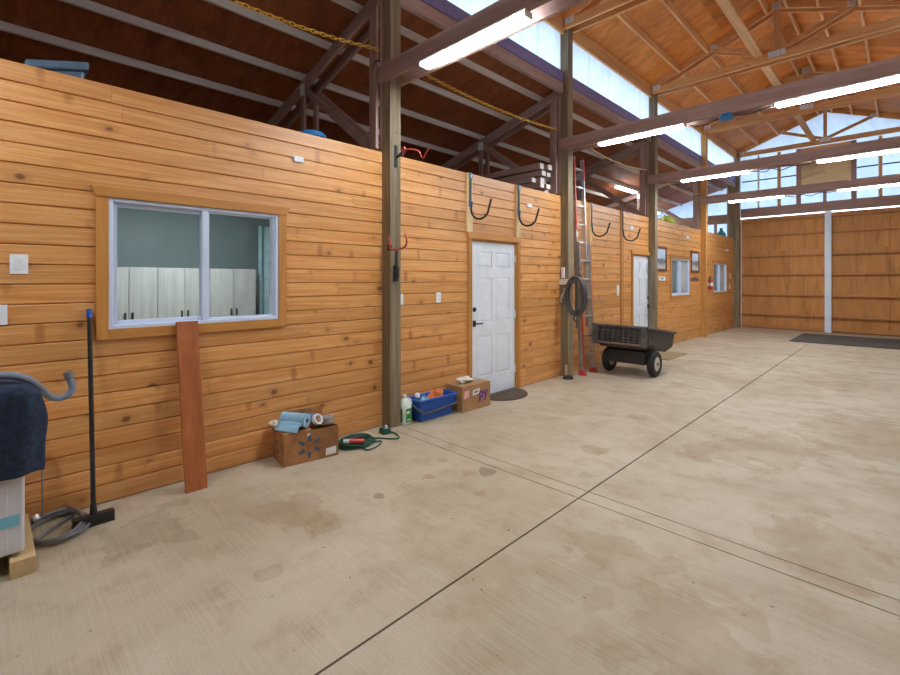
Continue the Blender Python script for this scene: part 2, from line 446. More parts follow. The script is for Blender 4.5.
def text_mesh(name, body, size, mat, parent, mtx, extrude=.0008):
    cu = bpy.data.curves.new(name, 'FONT'); cu.body = body; cu.size = size; cu.extrude = extrude; cu.offset = .005
    t = bpy.data.objects.new(name, cu); COL.objects.link(t)
    bpy.context.view_layer.update()
    me = bpy.data.meshes.new_from_object(t.evaluated_get(bpy.context.evaluated_depsgraph_get()))
    bpy.data.objects.remove(t)
    me.transform(mtx); me.name = name; me.materials.clear(); me.materials.append(mat)
    o = bpy.data.objects.new(name, me); COL.objects.link(o); o.parent = parent
    return o

# ------------------------------------------------------------------ key dimensions
WX = -3.90                     # face of the boarded wall
WT = 2.88                      # its top
PX0, PX1 = -3.90, -3.76        # post depth
PY = [-.62, 2.93, 6.46, 10.02, 13.57]
YB, YF = 17.30, -6.0           # back wall, front wall
RX = 5.0                       # far side of the right aisle
RID = -1.62

# ------------------------------------------------------------------ floor
mb = MB()
xs = [-3.90, RID, .6, RX]; ys = [YF, -.62, 2.925, 3.065, 6.72, 6.84, 10.2, 10.32, 13.7, 13.82, YB+.12]
g = .006
for i in range(len(xs)-1):
    for j in range(len(ys)-1):
        mb.box(xs[i]+g, xs[i+1]-g, ys[j]+g*.7, ys[j+1]-g*.7, -.10, 0)
mb.box(-9.2, -3.90, YF, YB, -.10, 0)
mb.mi = 1; mb.box(-9.2, RX, YF, YB+.12, -.16, -.012 - .09 + .09)
struct(mb.build('floor', [M['floor'], M['joint']], None))

# ------------------------------------------------------------------ left wall (boards)
OPEN = [(.594, 1.802, 1.19, 2.10), (4.325, 5.296, -.01, 2.055), (9.205, 10.12, -.01, 2.055), (11.36, 12.64, 1.16, 2.045), (14.72, 16.08, 1.17, 2.02)]
def cut(z0, z1, y0, y1):
    zs = sorted({z0, z1} | {z for o in OPEN for z in o[2:] if z0 < z < z1}); out = []
    for za, zb in zip(zs, zs[1:]):
        zm = (za+zb)/2; iv = [(y0, y1)]
        for (a, b, c, d) in OPEN:
            if c < zm < d:
                nv = []
                for (p, q) in iv:
                    if b <= p or a >= q: nv.append((p, q)); continue
                    if p < a: nv.append((p, a))
                    if q > b: nv.append((b, q))
                iv = nv
        out += [(za, zb, p, q, za == z0, zb == z1) for p, q in iv]
    return out
mb = MB(); NR = 23; rh = WT/NR
for k in range(NR):
    z0, z1 = k*rh, (k+1)*rh; y = YF - R.random()*2
    while y < 17.01:
        ye = y + R.choice([3.6, 4.2, 4.8, 4.8]); r = R.random()
        a0, b0 = max(y, YF), min(ye, 17.01)
        if b0 > a0:
            for (za, zb, p, q, lo, hi) in cut(z0, z1, a0, b0):
                c0 = .006 if lo else 0.0; c1 = .006 if hi else 0.0; za += .0015 if lo else 0; zb -= .0015 if hi else 0
                mb.prism([(p+.0005, za), (q-.0005, za), (q-.0005, zb), (p+.0005, zb)], 'x', WX-.022, WX-.008, r)
                # bevelled front
                A = [(WX-.008, p+.0005, za), (WX-.008, q-.0005, za), (WX-.008, q-.0005, zb), (WX-.008, p+.0005, zb)]
                B = [(WX, p+.0005, za+c0), (WX, q-.0005, za+c0), (WX, q-.0005, zb-c1), (WX, p+.0005, zb-c1)]
                va = [mb.bm.verts.new(t) for t in A]; vb = [mb.bm.verts.new(t) for t in B]
                mb.face(vb, r)
                for i in range(4): mb.face([va[i], va[(i+1)%4], vb[(i+1)%4], vb[i]], r)
        y = ye
mb.mi = 1
for (za, zb, p, q, lo, hi) in cut(0, WT-.02, YF, 17.01): mb.box(WX-.03, WX-.0225, p, q, za, zb); mb.mi = 3; mb.box(WX-.14, WX-.0305, p, q, za, zb); mb.mi = 1
mb.mi = 2; mb.box(WX-.15, WX-.024, YF, 17.01, WT, WT+.004)
struct(mb.build('wall_left', [M['siding'], M['joint'], M['trim_y'], M['roomwhite']]))

# trims covering the joints between wall panels
for i, (ya, yb, za, zb) in enumerate([(4.235, 4.335, 2.135, 2.875), (5.255, 5.355, 2.135, 2.875), (8.64, 8.74, 0, 2.875), (7.40, 7.47, 2.2, 2.875)]):
    mb = MB(); mb.box(WX, WX+.022, ya, yb, za, zb)
    struct(mb.build('trim_%d' % (i+1), M['pale_z'] if i != 2 else M['trim_z'], None, bevel=.002))

# ------------------------------------------------------------------ windows
def casing(w, y0, y1, z0, z1, wd=.07, head=.07, horns=.03):
    mb = MB(); mb.box(WX, WX+.02, y0-wd, y0, z0-wd, z1); mb.build('casing', M['trim_z'], w, bevel=.002)
    mb = MB(); mb.box(WX, WX+.02, y1, y1+wd, z0-wd, z1); mb.build('casing', M['trim_z'], w, bevel=.002)
    mb = MB(); mb.box(WX, WX+.02, y0, y1, z0-wd, z0); mb.build('sill_casing', M['trim_y'], w, bevel=.002)
    mb = MB(); a, b = y0-wd, y1+wd
    mb.prism([(a, z1), (b, z1), (b+horns, z1+head), (a-horns, z1+head)], 'x', WX, WX+.028); mb.build('head_casing', M['trim_y'], w, bevel=.002)
def window(n, y0, y1, z0, z1, split, head=True):
    w = structure('window_%d' % n, (WX, (y0+y1)/2, z0))
    fx0, fx1 = WX-.09, WX+.012; t = .027
    mb = MB(); mb.box(fx0, fx1, y0, y0+t, z0, z1); mb.box(fx0, fx1, y1-t, y1, z0, z1)
    mb.box(fx0, fx1, y0+t, y1-t, z0, z0+t); mb.box(fx0, fx1, y0+t, y1-t, z1-t, z1)
    mb.box(fx0+.02, fx1-.004, split-.02, split+.02, z0+t, z1-t)
    mb.build('window_frame', M['vinyl'], w, bevel=.003)
    # sliding sash on the left
    s = .028; a, b, c, d = y0+t, split+.012, z0+t, z1-t
    mb = MB(); mb.box(WX-.055, WX-.02, a, a+s, c, d); mb.box(WX-.055, WX-.02, b-s, b, c, d)
    mb.box(WX-.055, WX-.02, a+s, b-s, c, c+s); mb.box(WX-.055, WX-.02, a+s, b-s, d-s, d)
    sash = mb.build('sash', M['vinyl'], w, bevel=.002)
    mb = MB(); mb.box(WX-.040, WX-.036, a+s, b-s, c+s, d-s); mb.build('pane', M['glass'], sash)
    s = .014; a, b = split+.02, y1-t
    mb = MB(); mb.box(WX-.04, WX-.005, a, a+s, c, d); mb.box(WX-.04, WX-.005, b-s, b, c, d)
    mb.box(WX-.04, WX-.005, a+s, b-s, c, c+s); mb.box(WX-.04, WX-.005, a+s, b-s, d-s, d)
    fx = mb.build('fixed_light', M['vinyl'], w, bevel=.002)
    mb = MB(); mb.box(WX-.024, WX-.020, a+s, b-s, c+s, d-s); mb.build('pane', M['glass'], fx)
    mb = MB(); e = .006
    mb.box(WX-.15, fx0-.0005, y0-e*0, y0+e, z0, z1); mb.box(WX-.15, fx0-.0005, y1-e, y1, z0, z1)
    mb.box(WX-.15, fx0-.0005, y0+e, y1-e, z0, z0+e); mb.box(WX-.15, fx0-.0005, y0+e, y1-e, z1-e, z1); mb.build('jamb_liner', M['white'], w)
    casing(w, y0, y1, z0, z1)
    return w
window(1, .594, 1.802, 1.19, 2.10, 1.21)
window(2, 11.36, 12.64, 1.16, 2.045, 11.98)
window(3, 14.72, 16.08, 1.17, 2.02, 15.38)

# ------------------------------------------------------------------ doors
def door(n, y0, y1, handle_left=True):
    z1 = 2.035; d = structure('door_%d' % n, (WX, (y0+y1)/2, 0))
    xf = WX-.022
    mb = MB(); mb.box(WX-.13, WX+.004, y0-.02, y0, 0, z1+.02); mb.box(WX-.13, WX+.004, y1, y1+.02, 0, z1+.02); mb.box(WX-.13, WX+.004, y0, y1, z1, z1+.02)
    mb.build('jamb', M['trim_z'], d)
    wd = y1-y0; cols = [(y0+.125*wd/.93, y0+.425*wd/.93), (y0+.505*wd/.93, y0+.805*wd/.93)]
    rows = [(.27, .80), (.98, 1.56), (1.70, 1.90)]
    mb = MB(); mb.box(xf-.040, xf-.012, y0+.003, y1-.003, .012, z1-.003)
    yy = [y0+.003, cols[0][0], cols[0][1], cols[1][0], cols[1][1], y1-.003]
    for a, b in ((0,1), (2,3), (4,5)): mb.box(xf-.012, xf, yy[a], yy[b], .012, z1-.003)
    zz = [.012, rows[0][0], rows[0][1], rows[1][0], rows[1][1], rows[2][0], rows[2][1], z1-.003]
    for (ca, cb) in cols:
        for k in (0, 2, 4, 6): mb.box(xf-.012, xf, ca, cb, zz[k], zz[k+1])
    slab = mb.build('door_slab', M['doorwhite'], d)
    for (ca, cb) in cols:
        for (za, zb) in rows:
            mb = MB(); i = .028
            A = [(xf-.0125, ca, za), (xf-.0125, cb, za), (xf-.0125, cb, zb), (xf-.0125, ca, zb)]
            B = [(xf-.003, ca+i, za+i), (xf-.003, cb-i, za+i), (xf-.003, cb-i, zb-i), (xf-.003, ca+i, zb-i)]
            mb.hexa(A+B); mb.build('door_panel', M['doorwhite'], slab)
    hy = y0+.065 if handle_left else y1-.065; sg = 1 if handle_left else -1
    mb = MB(); mb.cyl((xf, hy, .97), (xf+.012, hy, .97), .028); mb.cyl((xf, hy, .97), (xf+.05, hy, .97), .010)
    mb.bar((xf+.048, hy-sg*.01, .97), (xf+.048, hy+sg*.115, .968), .014, .018); mb.box(xf, xf+.006, hy-.028, hy+.028, .93, 1.01)
    mb.build('lever_handle', M['black'], d, bevel=.002)
    mb = MB(); mb.cyl((xf, hy, 1.15), (xf+.014, hy, 1.15), .03); mb.cyl((xf+.014, hy, 1.15), (xf+.024, hy, 1.15), .018)
    mb.build('deadbolt', M['black'], d, bevel=.002)
    for hz in (.28, 1.05, 1.83):
        mb = MB(); e = y1 if handle_left else y0
        mb.box(xf-.002, xf+.008, e-.014, e+.014, hz-.05, hz+.05); mb.cyl((xf+.010, e, hz-.05), (xf+.010, e, hz+.05), .008, n=10)
        mb.build('hinge', M['steel'], d)
    mb = MB(); mb.box(WX-.12, WX+.02, y0, y1, 0, .010); mb.build('threshold', M['black'], d)
    wd = .062
    for a, b in ((y0-.02-wd, y0-.02), (y1+.02, y1+.02+wd)):
        mb = MB(); mb.box(WX, WX+.02, a, b, 0, z1+.02); mb.build('casing', M['trim_z'], d, bevel=.002)
    mb = MB(); mb.prism([(y0-.02-wd, z1+.02), (y1+.02+wd, z1+.02), (y1+.02+wd+.03, z1+.095), (y0-.02-wd-.03, z1+.095)], 'x', WX, WX+.028)
    mb.build('head_casing', M['trim_y'], d, bevel=.002)
door(1, 4.345, 5.276, True)
door(2, 9.225, 10.10, False)

# ------------------------------------------------------------------ rooms behind the wall
def slab(name, b, mat): mb = MB(); mb.box(*b); return struct(mb.build(name, mat))
slab('wall_room_back', (-6.98, -6.90, -3.0, 17.2, 0, 2.5), M['roomwall'])
for i, y in enumerate((-.9, 3.9, 10.9, 14.05)):
    slab('wall_room_side', (-6.90, WX-.141, y-.04, y+.04, 0, 2.5), M['roomwhite'] if i > 1 else M['roomwall'])
slab('loft_deck', (-7.0, WX-.141, -3.0, 17.2, 2.5, 2.60), M['ply_pale'])
# cabinets in the first room
cabs = [(.296, .88, 'pale wood two-door cupboard at the left edge of the big window'), (.88, 1.464, 'pale wood two-door cupboard behind the left pane, nearer its outer edge'),
        (1.464, 2.05, 'pale wood two-door cupboard behind the middle bar of the big window'), (2.05, 2.645, 'pale wood two-door cupboard behind the right pane of the big window')]
for (a, b, lab) in cabs:
    c = thing('cupboard', (-6.6, (a+b)/2, 0), lab, 'cupboard', 'cupboards in the room behind the big window')
    mb = MB(); mb.box(-6.88, -6.43, a+.002, b-.002, .08, 1.68); mb.box(-6.86, -6.46, a+.01, b-.01, 0, .08); mb.build('body', M['cab'], c)
    m_ = (a+b)/2
    for (p, q, sg) in ((a, m_, 1), (m_, b, -1)):
        mb = MB(); mb.box(-6.428, -6.408, p+.003, q-.003, .09, 1.675); dr = mb.build('door', M['cab'], c, bevel=.002)
        hy = q-.035 if sg > 0 else p+.035
        mb = MB(); mb.box(-6.408, -6.385, hy-.009, hy+.009, 1.06, 1.15); mb.build('handle', M['blackplastic'], dr)
def curtain(name, x, y0, y1, z0, z1, mat, lab, amp=.03, waves=7):
    mb = MB(); mb.grid(lambda u, v: (x+amp*math.sin(u*2*PI*waves)*(.6+.4*(1-v)), y0+(y1-y0)*u, z0+(z1-z0)*v), waves*8, 6)
    o = mb.build(name, mat, None, (x, (y0+y1)/2, z0), smooth=True, thick=.004); tag(o, lab, 'curtain'); return o
curtain('curtain', -6.55, 2.74, 3.2, .05, 2.3, M['sheetblue'], 'blue-grey sheet standing in for reflections at the right end of the big window', .04, 4)  # folded sheet added to imitate teal reflection streaks in the pane
curtain('curtain', -3.955, 12.02, 12.60, 1.195, 2.01, M['curtain'], 'white curtain behind the window between the two framed pictures', .008, 6)
curtain('curtain', -3.955, 15.42, 16.04, 1.205, 1.985, M['curtain'], 'white curtain behind the far window beside the fire extinguisher', .008, 6)
curtain('curtain', -3.975, 11.40, 11.96, 1.195, 2.01, M['sheetblue'], 'added blue-grey sheet tinting the left half of the window between the framed pictures', .006, 5)  # sheet added to give the reflecting pane its teal tone
curtain('curtain', -3.975, 14.76, 15.36, 1.205, 1.985, M['sheetblue'], 'added blue-grey sheet tinting the left half of the far window', .006, 5)  # same added sheet for the far reflecting pane
for (x, y, lab) in ((-5.4, 1.6, 'added unseen lamp brightening the room behind the big window'), (-5.4, 12.2, 'added unseen lamp brightening the room behind the picture window'), (-5.4, 15.6, 'added unseen lamp brightening the room behind the far window')):
    t = thing('added_ceiling_lamp', (x, y, 2.5), lab, 'lamp')  # added out of view to brighten the rooms behind the glass
    mb = MB(); mb.lathe([(.17, -.02), (.17, 0)], (x, y, 2.5)); mb.build('base', M['white'], t)
    mb = MB(); mb.lathe([(.10, -.075), (.14, -.06), (.155, -.02)], (x, y, 2.5)); mb.build('shade', M['addedlens'], t, smooth=True)

# ------------------------------------------------------------------ posts
def post(i, y0, y1, x0, x1, ztop, mat, lab):
    t = thing('post', ((x0+x1)/2, (y0+y1)/2, 0), lab, 'post')
    mb = MB(); mb.box(x0, x1, y0, y1, 0, ztop); mb.build('shaft', mat, t, bevel=.004)
    # board packed on the wall side above the boarding, carrying the roof beam
    mb = MB(); mb.box(x0-.042, x0-.001, y0+.002, y1-.002, WT+.03, 4.86); mb.build('packing_board', M['brown_z'], t, bevel=.003)
    mb = MB(); mb.box(x0-.05, x0-.001, y0-.002, y1-.002, 4.862, 5.52); mb.build('packing_block', M['fir_z'], t, bevel=.003)
    return t
labs = ['treated timber post behind the laundry appliance, outside the photo', 'nearest treated timber post with red hooks, beside the blue bin',
        'treated timber post behind the ladder and hose', 'treated timber post beside the second white door',
        'orange timber post beside the fire extinguisher']
for i, y in enumerate(PY):
    post(i, y, y+.14, PX0, PX1, 5.62, M['post'] if i != 4 else M['post_fir'], labs[i])
post(5, 17.02, 17.22, -4.06, -3.76, 5.62, M['post'], 'wide corner post at the back wall')
for i, y in enumerate(PY+[17.05]):
    if i in (0, 1): continue
    t = thing('post', (.67, y+.07, 0), 'treated post on the right of the aisle, under the %s' % ['', '', 'second cross beam', 'third cross beam', 'fourth cross beam', 'gable truss'][i], 'post', 'posts on the right side')
    mb = MB(); mb.box(.60, .74, y, y+.14, 0, 5.62); mb.build('shaft', M['post'], t, bevel=.004)

# ------------------------------------------------------------------ tie beams with lights
which = ['', 'first and nearest', 'second', 'third', 'fourth and farthest']
for i in (0, 1, 2, 3, 4):
    y = PY[i]
    t = thing('tie_beam', (RID, y, 3.585), '%s brown double cross beam carrying strip lights' % which[i] if i else 'brown double cross beam behind the photographer', 'beam')
    for (a, b) in ((y-.042, y-.002), (y+.142, y+.182)):
        mb = MB(); mb.box(-3.905, .74, a, b, 3.585, 3.77); mb.build('ply', M['brown_x'], t, bevel=.003)
    for xx in (-2.9, -1.62, -.4):
        mb = MB(); mb.box(xx-.05, xx+.05, y-.0015, y+.1415, 3.60, 3.75); mb.build('spacer', M['brown_x'], t)
def strip_light(x, y, lab):
    zb = 3.583; t = thing('strip_light', (x, y, zb), lab, 'light', 'strip lights under the cross beams')
    mb = MB(); mb.box(x-.60, x+.60, y-.05, y+.05, zb-.028, zb); mb.build('housing', M['white'], t, bevel=.004)
    mb = MB(); mb.box(x-.585, x+.585, y-.058, y+.058, zb-.052, zb-.0285); mb.build('diffuser', M['lens'], t, bevel=.008)
    for s in (-1, 1):
        mb = MB(); mb.box(x+s*.588-.013, x+s*.588+.013, y-.05, y+.05, zb-.050, zb-.0286); mb.build('end_cap', M['plastic_white'], t, bevel=.003)
    return t
proto = strip_light(-2.63, PY[1]-.022, 'strip light under the nearest cross beam, the largest in the photo')
proto.location = (-2.63, PY[1]-.022, 3.583)
dup(proto, (-.46, PY[1]-.022, 3.583), 'right-hand strip light under the nearest cross beam, above the frame')
dup(proto, (-2.63, PY[0]-.022, 3.583), 'added strip light under the beam behind the photographer, brightening the near wall')  # added out of view to brighten the near wall
for i, nm in ((2, 'second'), (3, 'third'), (4, 'fourth')):
    dup(proto, (-2.63, PY[i]-.022, 3.583), 'left strip light under the %s cross beam from the front' % nm)
    dup(proto, (-.46, PY[i]-.022, 3.583), 'right strip light under the %s cross beam from the front' % nm)
# cords under the beams
def cord(name, pts, r, mat, lab, cat, org=None, n=6, sm=6):
    P = smooth_path(pts, sm) if sm else pts
    mb = MB(); mb.tube(P, r, n); o = mb.build(name, mat, None, org or tuple(P[0]), smooth=True); tag(o, lab, cat); return o
t = thing('junction_box', (-1.56, PY[2]-.02, 3.585), 'round blue fitting with black cables under the second cross beam', 'junction box')
mb = MB(); mb.lathe([(.05, -.075), (.075, -.07), (.078, -.035), (.06, -.02), (.06, 0)], (-1.56, PY[2]-.02, 3.583)); mb.build('body', M['bluerim'], t, smooth=True)
for pts in ([(-2.02, PY[2]-.02, 3.57), (-1.85, PY[2]-.03, 3.50), (-1.64, PY[2]-.02, 3.545)], [(-1.48, PY[2]-.02, 3.545), (-1.3, PY[2]-.03, 3.52), (-1.07, PY[2]-.02, 3.565)]):
    mb = MB(); mb.tube(smooth_path(pts), .006, 6); mb.build('cable', M['black'], t, smooth=True)
for i, nm in ((3, 'third'), (4, 'fourth')):
    y = PY[i]-.02
    cord('power_cable', [(-2.02, y, 3.555), (-1.8, y-.02, 3.50), (-1.7, y, 3.55), (-1.55, y-.03, 3.49), (-1.4, y, 3.54), (-1.2, y-.02, 3.53), (-1.07, y, 3.555)], .008, M['black'], 'black cable looped between the two strip lights of the %s beam' % nm, 'cable')
cord('power_cable', [(-4.02, 2.91, 3.45), (-4.04, 2.90, 3.72), (-3.95, 2.885, 3.83), (-3.86, 2.88, 3.80)], .007, M['black'], 'short black cable looped over the nearest beam end', 'cable')

# ------------------------------------------------------------------ main roof
SL = .385; Z0 = 5.63
def zc(x): return Z0 + SL*(x+3.83) if x <= RID else Z0 + SL*(-3.24-x+3.83)
CH = .075
mb = MB()
ov = .50
mb.prism([(-3.83-ov, zc(-3.83-ov)+CH+.002), (RID, zc(RID)+CH+.002), (RID, zc(RID)+CH+.016), (-3.83-ov, zc(-3.83-ov)+CH+.016)], 'y', YF-.3, YB+.5)
mb.prism([(.59+ov, zc(.59+ov)+CH+.002), (RID, zc(RID)+CH+.002), (RID, zc(RID)+CH+.016), (.59+ov, zc(.59+ov)+CH+.016)], 'y', YF-.3, YB+.5)
struct(mb.build('ceiling', M['ply_roof']))
mb = MB()
for sgn in (-1, 1):
    xe = RID+sgn*(2.21+ov+.05); mb.prism([(xe, zc(xe)+CH+.017), (RID, zc(RID)+CH+.017), (RID, zc(RID)+CH+.04), (xe, zc(xe)+CH+.04)], 'y', YF-.35, YB+.55)
struct(mb.build('roof_cladding', M['metalroof']))
tnames = ['', 'first roof truss overhead at the top edge of the photo', 'second roof truss, above the ladder post', 'third roof truss with its king post in view at the top right',
          'fourth roof truss, half hidden by a cross beam', 'gable roof truss against the back wall']
def truss(i, ys, lab):
    y = sum(ys)/len(ys)
    t = thing('roof_truss', (RID, y, 5.49), lab, 'roof truss')
    pk = (RID, zc(RID))
    for yy in ys:
        a, b = yy-.019, yy+.019
        mb = MB(); mb.box(-3.90, .66, a, b, 5.49, 5.63); mb.build('bottom_chord', M['fir_x'], t, bevel=.002)
        for s in (-1, 1):
            xe = RID+s*2.28
            mb = MB(); mb.bar((xe, yy, zc(xe)+.004), (RID-s*.0, yy, zc(RID)+.004), .038, .138); mb.build('top_chord', M['fir_x'], t, bevel=.002)
            xm = RID+s*1.02
            mb = MB(); mb.bar((RID+s*.06, yy+.001, 5.66), (xm, yy+.001, zc(xm)-.05), .034, .085); mb.build('web', M['fir_x'], t, bevel=.002)
        mb = MB(); mb.box(RID-.042, RID+.042, yy-.018, yy+.018, 5.60, zc(RID)-.02); mb.build('king_post', M['fir_z'], t, bevel=.002)
    yg = ys[0]-.0205
    for (gx, gz, w, h) in ((RID, zc(RID)-.02, .075, .075), (RID, 5.60, .13, .055), (-3.72, 5.60, .08, .05), (.48, 5.60, .08, .05), (RID-1.02, zc(RID-1.02)-.02, .06, .05), (RID+1.02, zc(RID+1.02)-.02, .06, .05)):
        mb = MB(); mb.box(gx-w, gx+w, yg-.002, yg, gz-h, gz+h); mb.build('gusset_plate', M['steel'], t)
for i in (1, 2, 3, 4): truss(i, [PY[i]-.021, PY[i]+.161], tnames[i])
truss(5, [17.16], tnames[5])
# purlins between the trusses, one per bay
tr = [YF] + [PY[i] for i in (1,2,3,4)] + [17.16]
PXS = [(-3.27, 'lowest'), (-2.74, 'second lowest'), (-2.21, 'second highest'), (-1.77, 'highest')]
bays = ['', 'first', 'second', 'third', 'far gable']
for bi in range(1, 5):
    ya = tr[bi] + .181; yb = tr[bi+1] - (.041 if bi < 4 else .02)
    for side, nm in ((-1, 'left'), (1, 'right')):
        for (px, pn) in PXS:
            x = px if side < 0 else 2*RID-px
            mb = MB(); mb.box(x-.019, x+.019, ya, yb, zc(x)-.065, zc(x)+CH-.008)
            o = mb.build('roof_purlin', M['fir_y'], None, (x, (ya+yb)/2, zc(x)-.065), bevel=.002)
            tag(o, '%s roof purlin on the %s slope of the %s bay between trusses' % (pn, nm, bays[bi]), 'purlin', 'purlins of the main roof')
# flat brace lying along the bottom chords
mb = MB(); mb.box(-1.965, -1.825, 2.8, 17.2, 5.632, 5.67); o = mb.build('lateral_brace', M['fir_y'], None, (-1.9, 10, 5.632), bevel=.003)
tag(o, 'long flat brace board lying lengthwise on the truss chords', 'brace')
# eave beams and clerestory (both sides)
for s, nm, wn in ((-1, 'left', 'left'), (1, 'right', 'right')):
    xo = RID+s*2.25
    mb = MB(); mb.box(min(xo, xo-s*.04), max(xo, xo-s*.04), YF, 17.2, 5.44, zc(xo)+CH-.004)
    o = mb.build('eave_beam', M['fir_y'], None, (xo, 5, 5.44), bevel=.003); tag(o, 'long orange eave beam above the %s clerestory strip' % nm, 'beam')
    xs_ = RID+s*2.275
    mb = MB(); L = 17.2-YF; nu = int(L/.019)
    mb.grid(lambda u, v: (xs_+s*.009*math.cos(u*L/.076*2*PI), YF+L*u, 4.84+.66*v), nu, 1)
    o = struct(mb.build('window_%d' % (4 if s < 0 else 5), M['poly'], None, smooth=True))
    for (za, zb, d, m_, nm2) in ((4.68, 4.85, .0, 'bluelit', 'bluelit_board'), (4.51, 4.665, .0, 'brown_y', 'ledger')):  # upper board has blue daylight painted into its colour
        mb = MB(); x0_ = RID+s*2.23; x1_ = RID+s*2.29
        mb.box(min(x0_, x1_), max(x0_, x1_), YF, 17.2, za, zb)
        o = struct(mb.build('trim_%s_%s' % (nm2, nm), M[m_], None, bevel=.003))
# ------------------------------------------------------------------ lean-to roof over the rooms
def zs(x): return 4.49 + .28*(x+3.98)
for i in (1, 2, 3, 4):
    y = PY[i]
    t = thing('lean_to_truss', (-5.5, y+.07, 2.62), ['', 'nearest brown lean-to truss pair left of the first post', 'second brown lean-to truss pair left of the ladder post', 'third brown lean-to truss pair, partly behind the ladder', 'far brown lean-to truss pair above the orange post'][i], 'truss')
    for yy in (y-.02, y+.162):
        mb = MB(); mb.bar((-3.955, yy, zs(-3.955)), (-8.6, yy, zs(-8.6)), .038, .14); mb.build('top_chord', M['brown_x'], t, bevel=.002)
        mb = MB(); mb.box(-5.60, -5.515, yy-.018, yy+.018, 2.603, zs(-5.55)-.06); mb.build('web', M['brown_z'], t, bevel=.002)
        mb = MB(); mb.bar((-5.50, yy+.001, zs(-5.5)-.08), (-4.13, yy+.001, 2.98), .034, .085); mb.build('web', M['brown_x'], t, bevel=.002)
        mb = MB(); mb.box(-4.075, -3.955, yy-.018, yy+.018, 2.92, zs(-4.0)-.06); mb.build('end_web', M['brown_z'], t, bevel=.002)
        mb = MB(); mb.box(-6.9, -4.06, yy-.018, yy+.018, 2.603, 2.74); mb.build('bottom_chord', M['brown_x'], t, bevel=.002)
    mb = MB(); mb.box(-5.61, -5.49, y-.0425, y-.0405, zs(-5.55)-.13, zs(-5.55)+.02); mb.build('gusset_plate', M['steel'], t)
for k, (x, nm) in enumerate(((-4.28, 'highest'), (-4.92, 'second highest'), (-5.56, 'middle'), (-6.2, 'second lowest'), (-6.85, 'lowest'), (-7.5, 'hidden lower'))):
    zb = zs(x)+.075; mb = MB(); mb.box(x-.019, x+.019, YF, 17.2, zb, zb+.085)
    mb2 = mb.build('lean_to_purlin', M['grey_y'], None, (x, 5, zb), bevel=.002)
    tag(mb2, '%s long grey purlin under the dark lean-to ceiling' % nm, 'purlin', 'purlins of the lean-to roof')
mb = MB(); dz = .162
mb.prism([(-3.93, zs(-3.93)+dz), (-9.0, zs(-9.0)+dz), (-9.0, zs(-9.0)+dz+.015), (-3.93, zs(-3.93)+dz+.015)], 'y', YF, 17.6)
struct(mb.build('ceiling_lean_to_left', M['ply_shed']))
mb = MB(); mb.prism([(-3.90, zs(-3.90)+dz+.016), (-9.2, zs(-9.2)+dz+.016), (-9.2, zs(-9.2)+dz+.04), (-3.90, zs(-3.90)+dz+.04)], 'y', YF-.2, 17.7)
struct(mb.build('roof_cladding_left', M['metalroof']))
slab('wall_outer_left', (-9.1, -9.0, YF, 17.3, 0, 3.25), M['ply_plain'])
# lean-to on the right
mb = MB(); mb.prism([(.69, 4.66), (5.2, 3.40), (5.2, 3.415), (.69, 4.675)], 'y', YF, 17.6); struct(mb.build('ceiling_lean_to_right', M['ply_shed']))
mb = MB(); mb.prism([(.66, 4.69), (5.4, 3.366), (5.4, 3.39), (.66, 4.714)], 'y', YF-.2, 17.7); struct(mb.build('roof_cladding_right', M['metalroof']))
slab('wall_right', (RX, RX+.1, YF, 17.3, 0, 3.43), M['ply_plain'])
slab('wall_front', (-9.0, RX, YF-.1, YF, 0, 7.0), M['ply_plain'])
slab('wall_back_right', (.78, RX, YB, YB+.1, 0, 4.7), M['ply_plain'])

# ------------------------------------------------------------------ back wall
# two big sliding doors with girts
def big_door(n, x0, x1):
    d = structure('door_%d' % n, ((x0+x1)/2, YB, 0))
    mb = MB(); mb.box(x0-.10, x1+.10, YB+.04+.022*(n==4), YB+.06+.022*(n==4), .0, 3.508); mb.build('door_panel', M['ply_door'], d)
    for z in (.10, .455, 1.075, 1.709, 2.295, 2.945, 3.40):
        mb = MB(); mb.box(x0, x1, YB-.045, YB+.039, z-.03, z+.012) if z > .2 else mb.box(x0, x1, YB+.0, YB+.039, .03, .13)
        mb.build('girt', M['girt'], d, bevel=.003)
    k = 0; x = x0+1.22
    while x < x1-.1:
        mb = MB(); mb.box(x-.003, x+.003, YB+.038, YB+.0405, .1, 3.45); mb.build('sheet_joint', M['joint'], d); x += 1.22
big_door(3, -3.74, -1.645); big_door(4, -1.485, .76)
mb = MB(); mb.box(-1.64, -1.49, YB-.06, YB+.03, 0, 3.53); mb.box(-1.59, -1.54, YB-.075, YB-.06, 0, 3.53)
o = mb.build('door_track_post', M['doorpost'], None, (-1.565, YB, 0), bevel=.004); tag(o, 'white metal upright between the two big sliding doors', 'post')
mb = MB(); mb.box(-3.76, -3.745, YB-.04, YB+.0, 0, 3.5); struct(mb.build('trim_5', M['doorpost']))  # white strip stands in for the bright line along the door edge
mb = MB(); mb.box(-3.755, .76, YB-.10, YB+.05, 3.545, 3.82); o = mb.build('door_header', M['brown_x'], None, (RID, YB, 3.545), bevel=.004)
tag(o, 'thick brown header beam above the sliding doors at the back', 'beam')
mb = MB(); mb.box(-9.0, -3.90, YB+.02, YB+.06, 0, 2.6); struct(mb.build('wall_back_room', M['roomwhite']))
